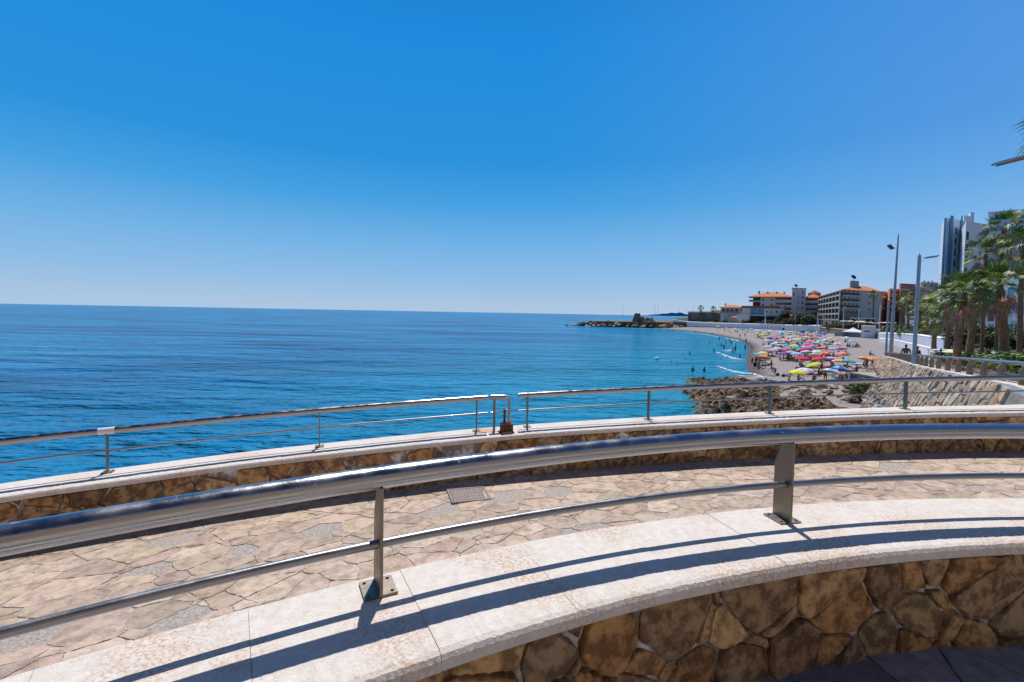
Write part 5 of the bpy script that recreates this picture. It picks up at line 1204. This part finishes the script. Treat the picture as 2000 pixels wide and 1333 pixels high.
# -- parasols
def parasol_mesh(kind):
    b = MB(); n = 8; prof = [(0, .30), (.35, .27), (.72, .16), (1.0, -.04)]
    for k in range(n):
        for i in range(3):
            sm = 2
            for q in range(sm):
                a0 = 2*math.pi*(k+q/sm)/n; a1 = 2*math.pi*(k+(q+1)/sm)/n
                def P(r, z, a, fr):
                    sag = 1-.07*math.sin(math.pi*fr)*(r**2); return (math.cos(a)*r*sag, math.sin(a)*r*sag, z-.035*math.sin(math.pi*fr)*(r**2))
                r0, z0 = prof[i]; r1, z1 = prof[i+1]
                b.add([P(r0, z0, a0, q/sm), P(r1, z1, a0, q/sm), P(r1, z1, a1, (q+1)/sm), P(r0, z0, a1, (q+1)/sm)], [(0, 1, 2, 3)], (k % 2) if kind else 0, False)
    for k in range(n):
        a = 2*math.pi*k/n; a2 = 2*math.pi*(k+1)/n
        b.add([(math.cos(a), math.sin(a), -.04), (math.cos(a), math.sin(a), -.13), (math.cos(a2), math.sin(a2), -.13), (math.cos(a2), math.sin(a2), -.04)], [(0, 1, 2, 3)], (k % 2) if kind else 0)
    return b
PARM = {}
CLR = dict(lime=(.62, .78, .04), yellow=(.88, .72, .12), white=(.80, .79, .84), red=(.80, .03, .10), crimson=(.65, .02, .13), pink=(.85, .22, .38), coral=(.90, .28, .22), orange=(.92, .36, .08), peach=(.90, .55, .35), purple=(.34, .12, .48), lavender=(.58, .50, .78), violet=(.25, .22, .62),
           blue=(.06, .18, .70), skyblue=(.22, .52, .80), turquoise=(.04, .48, .62), teal=(.03, .36, .40), aqua=(.45, .76, .82), mint=(.50, .74, .66), green=(.10, .50, .20), beige=(.58, .52, .36), navy=(.03, .05, .32), cream=(.82, .68, .56), grey=(.45, .47, .52))
WORD = dict(skyblue='sky blue', beige='olive beige', aqua='pale aqua', mint='pale mint', navy='dark blue')
cm = lambda n: mat('parasol_cloth_'+n, CLR[n], .75, spec=.2)
me1 = parasol_mesh(0).build('c', [WHITE]); pm1 = me1.data; bpy.data.objects.remove(me1); me2 = parasol_mesh(1).build('c', [WHITE, WHITE]); pm2 = me2.data; bpy.data.objects.remove(me2)
b = MB(); b.tube([(0, 0, -1.0), (0, 0, .30)], .02, 6); b.ball((0, 0, .33), .04, 6, 4); t = b.build('c', POLEM); pp = t.data; bpy.data.objects.remove(t)
UMB = [(1558, 728, 29, 'lime', 'yellow'), (1588.6, 713, 23, 'lime', None), (1571.5, 724, 24, 'white', 'lavender'), (1568, 701, 27, 'red', 'crimson'), (1598.5, 701, 20, 'red', None), (1573, 688.5, 22, 'white', 'mint'), (1573, 682, 21, 'crimson', None), (1573, 678, 18, 'skyblue', None),
       (1575, 672.5, 13, 'purple', 'pink'), (1583, 666.5, 14, 'pink', 'coral'), (1561, 667, 15, 'purple', 'turquoise'), (1556, 663, 15, 'peach', 'yellow'), (1569, 663, 11, 'coral', 'aqua'), (1583, 655, 11, 'orange', None), (1610, 659, 13, 'lavender', None), (1613, 663.5, 12, 'pink', 'white'), (1593, 670, 13, 'mint', None),
       (1551, 675, 14, 'yellow', None), (1554, 679, 18, 'teal', 'turquoise'), (1536, 674, 12, 'turquoise', None), (1535, 682, 14, 'pink', 'purple'), (1531, 690, 14, 'purple', None), (1518, 680.5, 17, 'mint', None), (1499.5, 677, 17, 'aqua', None), (1514, 670, 12, 'mint', 'white'), (1527, 669.5, 10, 'aqua', None), (1518, 661, 16, 'purple', 'coral'),
       (1505, 660, 13, 'violet', None), (1497.6, 664.5, 10, 'white', 'pink'), (1525.6, 652, 15, 'turquoise', 'aqua'), (1544.5, 657, 11, 'mint', None), (1478.7, 652, 11, 'pink', 'white'), (1488.6, 654, 12, 'lime', 'green'), (1451, 643, 7, 'green', None), (1458, 642, 7, 'turquoise', None), (1467, 642.5, 9, 'aqua', None), (1479.6, 644.5, 9, 'white', None),
       (1481, 693, 15, 'skyblue', 'turquoise'), (1490, 689.5, 11, 'peach', 'yellow'), (1491, 698, 23, 'orange', 'coral'), (1604, 680, 15, 'coral', None), (1595, 687, 12, 'mint', 'white'), (1503, 646, 8, 'white', None), (1514, 655, 9, 'coral', None), (1663.5, 667, 16, 'skyblue', None), (1690, 701, 17, 'orange', 'peach'), (1705, 702, 15, 'orange', None), (1638, 705.5, 21, 'orange', 'peach'),
       (1657, 706, 16, 'turquoise', 'green'), (1641, 720, 25, 'blue', 'skyblue'), (1625, 726, 10, 'skyblue', 'white'), (1625, 701, 15, 'lavender', None), (1643, 691, 15, 'coral', None), (1626.6, 682, 14, 'lavender', None), (1635, 671, 10, 'pink', 'white'), (1632, 663, 13, 'beige', None), (1622, 660, 10, 'beige', 'cream'), (1610, 651, 11, 'navy', 'blue'), (1601, 650, 9, 'blue', None), (1593, 649, 8, 'blue', 'white'),
       (1584, 648.5, 8, 'navy', None), (1576, 648, 8, 'white', 'blue'), (1568, 647.5, 8, 'navy', None), (1560, 647, 8, 'teal', None), (1552, 647, 8, 'navy', 'white'), (1543, 648, 9, 'aqua', None), (1436, 641.5, 7, 'white', None), (1418, 640, 6, 'pink', None), (1402, 640, 6, 'aqua', None), (1388, 639, 6, 'coral', None), (1370, 638, 5, 'white', None), (1356, 637, 5, 'blue', None), (1342, 637, 5, 'red', None), (1428, 645, 7, 'peach', None),
       (1546, 664, 12, 'blue', 'white'), (1540, 659, 10, 'red', 'white'), (1533, 664, 11, 'orange', 'yellow'), (1509, 666, 10, 'teal', None), (1524, 675, 13, 'coral', 'white'), (1510, 684, 13, 'lavender', 'pink'), (1543, 688, 14, 'beige', None), (1556, 691, 14, 'skyblue', 'lavender'), (1586, 676, 12, 'violet', 'pink'), (1601, 667, 11, 'turquoise', 'white'),
       (1577, 659, 10, 'yellow', 'white'), (1592, 660, 10, 'pink', None), (1617, 671, 12, 'mint', 'green'), (1590, 694, 13, 'peach', None), (1612, 690, 14, 'red', 'orange'), (1645, 680, 12, 'pink', 'lavender'), (1652, 659, 10, 'white', 'beige'), (1541, 652, 8, 'coral', 'yellow'), (1520, 648, 7, 'violet', 'white'), (1493, 649, 7, 'orange', 'white'), (1552, 657, 9, 'lime', 'white'), (1567, 655, 9, 'purple', None)]
ORD = ['leftmost', 'second from the left', 'third from the left', 'fourth from the left', 'fifth from the left', 'sixth from the left', 'seventh from the left', 'eighth from the left', 'ninth from the left', 'tenth from the left']
keys = {}
for u in UMB: keys.setdefault((u[3], u[4]), []).append(u)
for k in keys: keys[k].sort(key=lambda u: u[0])
R4 = random.Random(12); SPOTS = []
def beach_at(px, py, lift=0.0):
    z = 1.8
    for _ in range(12):
        g = G(px, py, z+lift); z = bz(g.x, g.y)
    return Vector((g.x, g.y, z))
for px, py, wd, c1, c2 in UMB:
    g = beach_at(px, py+1.5, 1.25); rad = max(.95, min(1.6, wd*g.y/FPX/2*1.08)); hgt = 1.35*rad/1.1 if rad > 1.2 else 1.35
    grp = keys[(c1, c2)]; core = c1.replace('skyblue', 'sky blue').replace('navy', 'dark blue')+(' and '+c2.replace('skyblue', 'sky blue').replace('navy', 'dark blue') if c2 else '')
    q_ = grp.index((px, py, wd, c1, c2)); o_ = '' if len(grp) == 1 else ['leftmost ', 'second ', 'third ', 'fourth ', 'fifth '][q_]
    desc = o_+core+' parasol'+(' from the left' if o_ and q_ else ''); same = ''
    lab = o_+('plain ' if not c2 else '')+core+(' striped' if c2 else '')+' beach parasol'+(' from the left' if o_ and q_ else '')+(', the only one in its colours' if not o_ else '')
    root = empty('parasol', (g.x, g.y, g.z), lab, 'parasol', 'beach parasols'); ti = R4.uniform(-.30, .30); tj = R4.uniform(-.25, .12)
    for nm, me in (('canopy', pm2 if c2 else pm1), ('pole', pp)):
        o = bpy.data.objects.new(nm, me); COL.objects.link(o); o.parent = root; TREE.setdefault(root.name, []).append(o)
        if nm == 'canopy':
            o.location = (math.sin(tj*0)*0, 0, hgt); o.rotation_euler = (tj, ti, R4.random()); o.scale = (rad, rad, rad)
            for si, c in enumerate((c1, c2) if c2 else (c1,)): o.material_slots[si].link = 'OBJECT'; o.material_slots[si].material = cm(c)
        else: o.location = (0, 0, hgt-.05); o.scale = (1, 1, (hgt+.1)/1.0)
    SPOTS.append((g, rad, desc, c1, px, py, same))
# -- people under or beside the parasols, with towels
TOW = [mat('towel_'+n, CLR[n], .95) for n in ('navy', 'pink', 'turquoise', 'beige', 'crimson', 'lavender', 'grey')]
npeople = 0
for i, (g, rad, desc, c1, px, py, same) in enumerate(SPOTS):
    who = desc
    k = 3 if g.y < 125 else 2 if g.y < 160 else 1
    for j in range(k):
        if g.y > 190 and i % 2: continue
        a = (R4.uniform(-.7, .7), R4.choice((-1, 1))*R4.uniform(1.3, 1.8), R4.uniform(-.6, .6))[j]; rr_ = rad*R4.uniform(.6, 1.2); x = g.x+math.sin(a)*rr_*1.1; y = g.y+(-1, -.3, 1)[j]*abs(math.cos(a))*rr_; z = bz(x, y)
        pose = R4.choice(['sit', 'sit', 'lie', 'recline', 'sit', 'stand' if i % 5 == 0 else 'sit']); rz = R4.uniform(-1.6, 1.6)
        if pose == 'lie' and g.y > 150: pose = 'sit'
        sw = R4.randrange(5); act = {'sit': 'sitting', 'lie': 'lying', 'recline': 'reclining', 'stand': 'standing'}[pose]
        cl = ['navy', 'red', 'black', 'teal', 'orange'][sw]
        if pose in ('lie', 'recline') or R4.random() < .3:
            t = empty('beach_towel', (x, y, z+.03), 'towel under the %s person %s the %s' % (act, ('before', 'beside', 'behind')[j], who), 'towel', 'beach towels', rz=rz)
            b = MB(); n2 = 8; vs = []
            for u in range(n2+1):
                for v in range(5): vs.append(((v/4-.5)*.85, (u/n2-.5)*1.85, .02+.015*mn.noise(Vector((u, v, i)))))
            b.add(vs, [(u*5+v, u*5+v+1, (u+1)*5+v+1, (u+1)*5+v) for u in range(n2) for v in range(4)]); b.build('cloth', TOW[R4.randrange(7)], t)
        person(pose, (x, y, z+.04 if pose != 'stand' else z), rz, 'person in %s swimwear %s %s the %s' % (cl, act, ('before', 'beside', 'behind')[j], who), [SK, SKD, SK2, SK][R4.randrange(4)], [HAIR, HAIRB][R4.randrange(2)], SWIM[sw], s=R4.uniform(.92, 1.05), group='people on the beach'); npeople += 1
# -- people placed one by one (foot point in the photo)
def at_beach(px, py): return beach_at(px, py)
def at_sea(px, py): return G(px, py, 0)
IND = [('walk', 1506, 726, 'b', .9, 'person walking left along the near beach in brown swimwear', 4, SKD), ('bend', 1513, 734, 'b', 3.6, 'person bending low over the sand near the rocks', 2, SKD), ('stand', 1445, 700, 's', .3, 'child in dark clothes standing ankle deep in the foam', 2, SKD),
       ('hips', 1692, 724, 'b', .2, 'bare chested man with hands on hips in front of the orange parasols', 1, SKD), ('stand', 1455, 686, 'b', .5, 'person standing at the water edge where the foam begins', 0, SKD), ('bend', 1461, 678, 'b', 1.2, 'person stooping by the water edge behind a standing bather', 1, SK),
       ('stand', 1457, 672, 'b', .2, 'person in dark cloth standing on wet sand above the first foam line', 2, SKD), ('stand', 1455, 659, 'b', .2, 'person standing at the far water edge, further of two on wet sand', 0, SK), ('stand', 1445, 661, 'b', 2, 'person wading at the far water edge left of another', 2, SK),
       ('stand', 1414, 683, 's', .3, 'bather standing thigh deep, left of the small wave crest', 0, SKD), ('stand', 1418, 673, 's', .9, 'bather standing in shallow water behind the thigh deep one', 2, SKD), ('stand', 1428, 673.5, 's', .4, 'bather standing by the upper foam streak', 1, SKD), ('walk', 1431, 690, 's', 1.0, 'larger bather wading beside the small wave crest', 0, SKD),
       ('stand', 1436, 687, 's', .2, 'bather close behind the larger wading one', 2, SKD), ('walk', 1404.5, 666, 's', .4, 'lone bather far out left of the foam streak', 0, SKD), ('stand', 1402, 676, 'h', .4, 'swimmer with only the shoulders out of the water near the foam', 0, SKD), ('arms', 1394.5, 689, 'w', .4, 'swimmer with arms raised splashing in deeper water', 0, SKD),
       ('stand', 1353, 727, 'w', .3, 'bather standing waist deep, left of the near pair', 2, SKD), ('stand', 1375.5, 728, 'w', .6, 'bather standing waist deep, right of the near pair', 2, SKD), ('stand', 1347, 694, 'c', .3, 'swimmer chest deep, rightmost of the far pair', 0, SK), ('stand', 1334, 694, 'h', .3, 'swimmer head just above water, leftmost of the far pair', 0, SK),
       ('stand', 1338, 704, 'h', .3, 'swimmer head alone between the two bather pairs', 0, SK), ('stand', 1311, 711, 'h', .3, 'swimmer up to the neck, left of two close together', 0, SK), ('stand', 1322, 712, 'h', .3, 'swimmer up to the neck, right of two close together', 0, SK), ('stand', 1326, 664, 'h', .3, 'far swimmer alone in the middle of the bay', 0, SK2),
       ('stand', 1315, 648, 'w', .3, 'tiny bather near the headland beach', 0, SK), ('stand', 1391, 655, 'w', .3, 'tiny bather near the far wall end of the bay', 0, SK), ('stand', 1358, 650, 'w', .3, 'tiny bather by the far foam line', 0, SK), ('sit', 1556, 728, 'b', 1.2, 'person sitting up on a dark towel left of the big striped parasol', 0, SKD), ('lie', 1578, 725, 'b', 1.5, 'sunbather lying beside the bright lime parasol', 2, SKD),
       ('lie', 1590, 727, 'b', 1.4, 'sunbather lying alone below the bright lime parasol', 1, SKD), ('sit', 1482, 722, 'b', .9, 'person in red sitting beside the dark folding chair', 1, SKD), ('stand', 1613, 704, 'b', .6, 'person in grey clothes standing under the lavender parasol', 0, SK), ('sit', 1700, 695, 'b', .6, 'person lounging behind the orange parasols', 2, SKD), ('sit', 1655, 720, 'b', .6, 'person in red sitting right of the blue striped parasol', 1, SKD),
       ('sit', 1546, 703, 'b', .4, 'person sitting alone on the sand left of the big red parasol', 2, SKD), ('lie', 1549, 706, 'b', 1.5, 'sunbather lying flat just left of the big red parasol', 4, SKD), ('sit', 1674, 676, 'b', .4, 'person sitting to the right under the lone sky blue parasol', 2, SKD), ('sit', 1655, 678, 'b', .4, 'person sitting to the left under the lone sky blue parasol', 1, SKD), ('stand', 1424, 668, 's', .7, 'bather standing right of the thigh deep pair near the upper foam', 0, SK), ('walk', 1409, 678, 'w', .7, 'bather waist deep left of the small wave crest', 2, SKD), ('stand', 1437, 680, 's', 1.2, 'bather in the shallows between the two foam lines', 1, SK), ('stand', 1386, 672, 'c', .5, 'bather chest deep out beyond the foam streak', 0, SKD),
       ('stand', 1440, 652, 'b', .2, 'person standing on the far sand by the green parasol', 4, SKD),
       ('walk', 1425, 651, 'b', .2, 'person strolling on the far sand left of the green parasol', 0, SKD), ('stand', 1415, 648, 'b', .2, 'person standing far down the beach by the wall', 2, SK), ('walk', 1500, 656, 'b', .2, 'person walking between the far parasols', 2, SK), ('stand', 1480, 661, 'b', .2, 'person in dark shorts standing below the lime and green parasol', 2, SKD)]
for pose, px, py, md, rz, lab, sw, sk_ in IND:
    dep = dict(b=None, s=.35, w=.95, c=1.25, h=1.45)[md]
    if dep is None: g = at_beach(px, py); loc = (g.x, g.y, g.z)
    else: g = G(px, py-1.5 if md != 's' else py, 0); loc = (g.x, g.y, -dep)
    person(pose, loc, rz, lab, sk_, HAIR, SWIM[sw], s=.75 if 'child' in lab else 1.0)
# folding chairs / bags / windbreak
def folding_chair(px, py, label, m):
    g = at_beach(px, py); root = empty('folding_chair', g, label, 'chair', 'folding beach chairs', rz=R4.uniform(0, 3))
    b = MB(); b.box((0, 0, .34), (.5, .5, .03)); b.build('seat', m, root); b = MB(); b.box((0, .30, .66), (.5, .03, .62), tilt=Matrix.Rotation(-.3, 3, 'X')); b.build('backrest', m, root)
    for sx in (-.25, .25):
        b = MB(); b.tube([(sx, -.25, 0), (sx, .25, .62)], .013, 5); b.tube([(sx, .28, 0), (sx, -.25, .36)], .013, 5); b.build('leg', POLEM, root)
for px, py, lab, m in ((1493, 720, 'dark folding chair beside the person in red near the water', TOW[0]), (1476, 721, 'dark folding chair left of the person in red', SWIM[2]), (1470, 682, 'folding chair close to the water edge', TOW[0]), (1626, 714, 'black folding chair under the orange striped parasol', SWIM[2]), (1574, 697, 'black folding chair behind the big red parasol', SWIM[2]), (1540, 694, 'dark chair right of the lone purple parasol', SWIM[2]), (1707, 714, 'folding chair in the shade right of the man with hands on hips', SWIM[0])): folding_chair(px, py, lab, m)
for px, py, lab, m in ((1674, 713, 'pale blue inflatable mat right of the turquoise and green parasol', cm('aqua')), (1519, 735, 'dark beach bag near the bending person', SWIM[2]), (1604, 690, 'beach bag below the coral parasol', TOW[4]), (1530, 737, 'blue beach bag by the rocks', SWIM[0]), (1537, 736, 'grey beach bag by the rocks, right of the blue one', TOW[6]), (1545, 733, 'crimson beach bag left of the lime and yellow parasol', TOW[4])):
    g = at_beach(px, py); root = empty('beach_bag' if 'mat' not in lab else 'inflatable_mat', g, lab, 'bag' if 'mat' not in lab else 'mat', rz=.5)
    if 'mat' in lab:
        b = MB()
        for q in range(6): b.tube([(q*.16, -1, .12), (q*.16, 1, .12)], .08, 8)
        b.build('air_tubes', m, root)
    else:
        b = MB(); b.ball((0, 0, .2), (.36, .2, .24), 10, 6, jit=.4); b.build('bag_body', m, root); b = MB(); b.tube([(-.15, 0, .38), (-.08, 0, .55), (.08, 0, .55), (.15, 0, .38)], .015, 5); b.build('handle', m, root)
# blue sunshade windbreak and white tent
g = at_beach(1641, 657); root = empty('windbreak', g, 'grey blue cloth windbreak left of the white tent', 'windbreak'); b = MB(); b.box((0, 0, .8), (4.4, .08, 1.5)); b.build('cloth', mat('grey_blue_cloth', (.28, .34, .42), .9), root)
for sx in (-2.2, -.7, .7, 2.2): b = MB(); b.tube([(sx, -.06, 0), (sx, -.06, 1.7)], .03, 6); b.build('pole', POLEM, root)
A = W(1653, 600, 172); B_ = W(1684, 600, 168); zb_ = 1.9; tl = Vector((B_.x-A.x, B_.y-A.y)).length
root = empty('tent', ((A.x+B_.x)/2, (A.y+B_.y)/2, zb_), 'white pagoda tent with pointed top beside the cube shaped kiosk', 'tent', rz=math.atan2(B_.y-A.y, B_.x-A.x))
ez = ZP(1668, 648, 170)-zb_; pk = ZP(1668, 640, 170)-zb_; hw = tl/2; CAN = mat('tent_canvas', (.78, .79, .82), .8)
b = MB(); rings = [(hw*1.06, ez-.35), (hw*1.06, ez), (hw*.62, ez+(pk-ez)*.32), (hw*.28, ez+(pk-ez)*.62), (.12, pk)]
vs = [(sx*r_, sy*r_, z_) for r_, z_ in rings for sx, sy in ((-1, -1), (1, -1), (1, 1), (-1, 1))]; b.add(vs, [(i*4+k, i*4+(k+1) % 4, (i+1)*4+(k+1) % 4, (i+1)*4+k) for i in range(4) for k in range(4)]+[(16, 17, 18, 19)]); b.build('canopy', CAN, root)
b = MB(); b.box((0, hw*.95, ez/2), (hw*1.9, .05, ez)); b.build('rear_panel', CAN, root); b = MB(); b.box((-hw*.95, 0, ez/2), (.05, hw*1.9, ez)); b.build('side_panel', mat('tent_window_blue', (.40, .46, .58), .7), root)
for sx, sy in ((-1, -1), (1, -1), (1, 1), (-1, 1)): b = MB(); b.tube([(sx*hw, sy*hw, 0), (sx*hw, sy*hw, ez)], .07, 6); b.build('post', RAILM, root)
# cafe parasols on the terrace
for i, (px, py, wd, c) in enumerate(((1648, 627, 15, 'grey'), (1661, 627, 13, 'cream'), (1681, 628.5, 20, 'cream'), (1700, 629.5, 12, 'peach'), (1711, 631, 12, 'cream'), (1721, 630, 13, 'peach'), (1732, 629.5, 12, 'cream'), (1745, 630, 10, 'cream'))):
    p = W(px, py, 188); r_ = wd*188/FPX/2; root = empty('cafe_parasol', (p.x, p.y, p.z-2.6), ['grey cafe parasol, leftmost on the seafront terrace', 'small cream cafe parasol right of the grey one', 'largest cream cafe parasol above the white tent', 'peach cafe parasol right of the largest cream one', 'cream cafe parasol between two peach ones', 'peach cafe parasol left of the short thick post', 'cream cafe parasol behind the short thick post', 'cream cafe parasol left of the promenade lamp'][i], 'parasol', 'cafe parasols on the terrace')
    o = bpy.data.objects.new('canopy', pm1); COL.objects.link(o); o.parent = root; o.location = (0, 0, 2.4); o.scale = (r_, r_, r_*.7); o.material_slots[0].link = 'OBJECT'; o.material_slots[0].material = cm(c); o = bpy.data.objects.new('pole', pp); COL.objects.link(o); o.parent = root; o.location = (0, 0, 2.4); o.scale = (2, 2, 2.4)
# two men on the promenade, seen over the railing
JN = mat('grey_blue_shirt', (.10, .13, .20), .9, col2=(.14, .17, .25), scale=5); BK = mat('black_shirt', (.02, .02, .025), .9)
for px, py, sh, lab, rz in ((1770, 673, JN, 'man in a grey blue shirt standing behind the promenade railing left of the lamp', 2.6), (1792, 677, BK, 'man in a black shirt standing behind the promenade railing right of the lamp', 3.3)):
    p = W(px, py, 34); person('stand', (p.x, p.y, p.z-1.76), rz, lab, SK, HAIR, SWIM[0], sh, s=1.0, face=True)
p = W(1838, 683, 37); person('sit', (p.x, p.y, p.z-.85), 2.2, 'person sitting under the pale yellow parasol by the promenade', SK, HAIR, SWIM[2], BK)
p = W(1862, 684, 34); root = empty('parasol', (p.x, p.y, p.z-2.0), 'pale yellow parasol standing behind the promenade railing by the big palms', 'parasol')
o = bpy.data.objects.new('canopy', pm1); COL.objects.link(o); o.parent = root; o.location = (0, 0, 1.85); o.scale = (.6, .6, .45); o.material_slots[0].link = 'OBJECT'; o.material_slots[0].material = mat('pale_yellow_cloth', (.80, .78, .42), .8)
o = bpy.data.objects.new('pole', pp); COL.objects.link(o); o.parent = root; o.location = (0, 0, 1.9); o.scale = (1, 1, 1.9)
p = W(1843, 684, 38); root = empty('market_table', (p.x, p.y, p.z-.8), 'white topped table left of the pale yellow parasol', 'table'); b = MB(); b.box((0, 0, .8), (2.0, .9, .06)); b.build('tabletop', WHITE, root)
for sx, sy in ((-.9, -.38), (.9, -.38), (.9, .38), (-.9, .38)): b = MB(); b.tube([(sx, sy, 0), (sx, sy, .78)], .025, 6); b.build('leg', POLEM, root)
# buoys in the bay
for px, py, lab in ((1283, 702, 'white round buoy nearest the bathers'), (1325.5, 663, 'small white buoy in the far part of the bay')):
    g = G(px, py, 0); root = empty('buoy', g, lab, 'buoy'); b = MB(); b.ball((0, 0, .12), (.42, .42, .36), 12, 8); b.build('float', WHITE, root); b = MB(); b.tube([(0, 0, .4), (0, 0, .62)], .05, 6); b.build('ring', M_RUST, root)

# ============================================================ SURF
FOAM = mat('foam', (.62, .70, .78), .9, col2=(.85, .87, .90), scale=1.4, bump=.05)
n = FOAM.node_tree.nodes; l = FOAM.node_tree.links; p_ = n['Principled BSDF']; tc_ = n.new('ShaderNodeTexCoord'); nf = n.new('ShaderNodeTexNoise'); nf.inputs['Scale'].default_value = 1.1; nf.inputs['Detail'].default_value = 8; nf.inputs['Roughness'].default_value = .7
l.new(tc_.outputs['Object'], nf.inputs['Vector']); mf = n.new('ShaderNodeMapRange'); mf.inputs[1].default_value = .40; mf.inputs[2].default_value = .56; l.new(nf.outputs['Fac'], mf.inputs[0]); l.new(mf.outputs[0], p_.inputs['Alpha'])
def foam(px_pts, wd, h, seed):
    P = [G(px, py, .05) for px, py in px_pts]; C = catmull(P, 14); b = MB(); vs = []; n = len(C)
    for i, c in enumerate(C):
        t = (C[min(i+1, n-1)]-C[max(i-1, 0)]).normalized(); nn = Vector((-t.y, t.x, 0)); f = math.sin(math.pi*min(1, max(0, i/(n-1))))**.5
        w_ = wd*f*(.55+.8*abs(mn.noise(Vector((i*.35, seed, 0))))+.3*mn.noise(Vector((i*.9, seed, 5))))
        zz = max(.03, bz(c.x, c.y)+.02)
        for k, (o_, q) in enumerate(((-1, .0), (-.5, .7), (0, 1), (.5, .6), (1.15, .0))):
            jx = mn.noise(Vector((i*.8, k*3.1, seed)))*.35*wd; p = c+nn*(w_*o_+jx*(abs(o_) > .9)); vs.append((p.x, p.y, max(zz, .02)+h*q*f+.01))
    b.add(vs, [(i*5+k, i*5+k+1, (i+1)*5+k+1, (i+1)*5+k) for i in range(n-1) for k in range(4)], 0, True)
    return tag(b.build('sea_foam', FOAM), kind='structure')
foam([(1398, 688), (1408, 691), (1420, 696), (1432, 700), (1445, 702), (1457, 703)], .55, .16, 1)
foam([(1400, 715), (1412, 719), (1430, 725), (1450, 729), (1470, 731), (1482, 736), (1492, 743)], .55, .14, 2)
foam([(1440, 733), (1455, 735), (1470, 738), (1482, 742), (1490, 746)], 1.0, .03, 7)
foam([(1416, 660), (1425, 662), (1435, 664), (1444, 666)], .9, .12, 3)
foam([(1414, 684), (1421, 685), (1430, 683)], .8, .10, 4)
foam([(1330, 649.3), (1350, 651), (1370, 653), (1390, 656), (1408, 659)], .8, .05, 5)
foam([(1205, 640.6), (1230, 641.2), (1255, 641.8), (1280, 643.5)], .8, .05, 6)
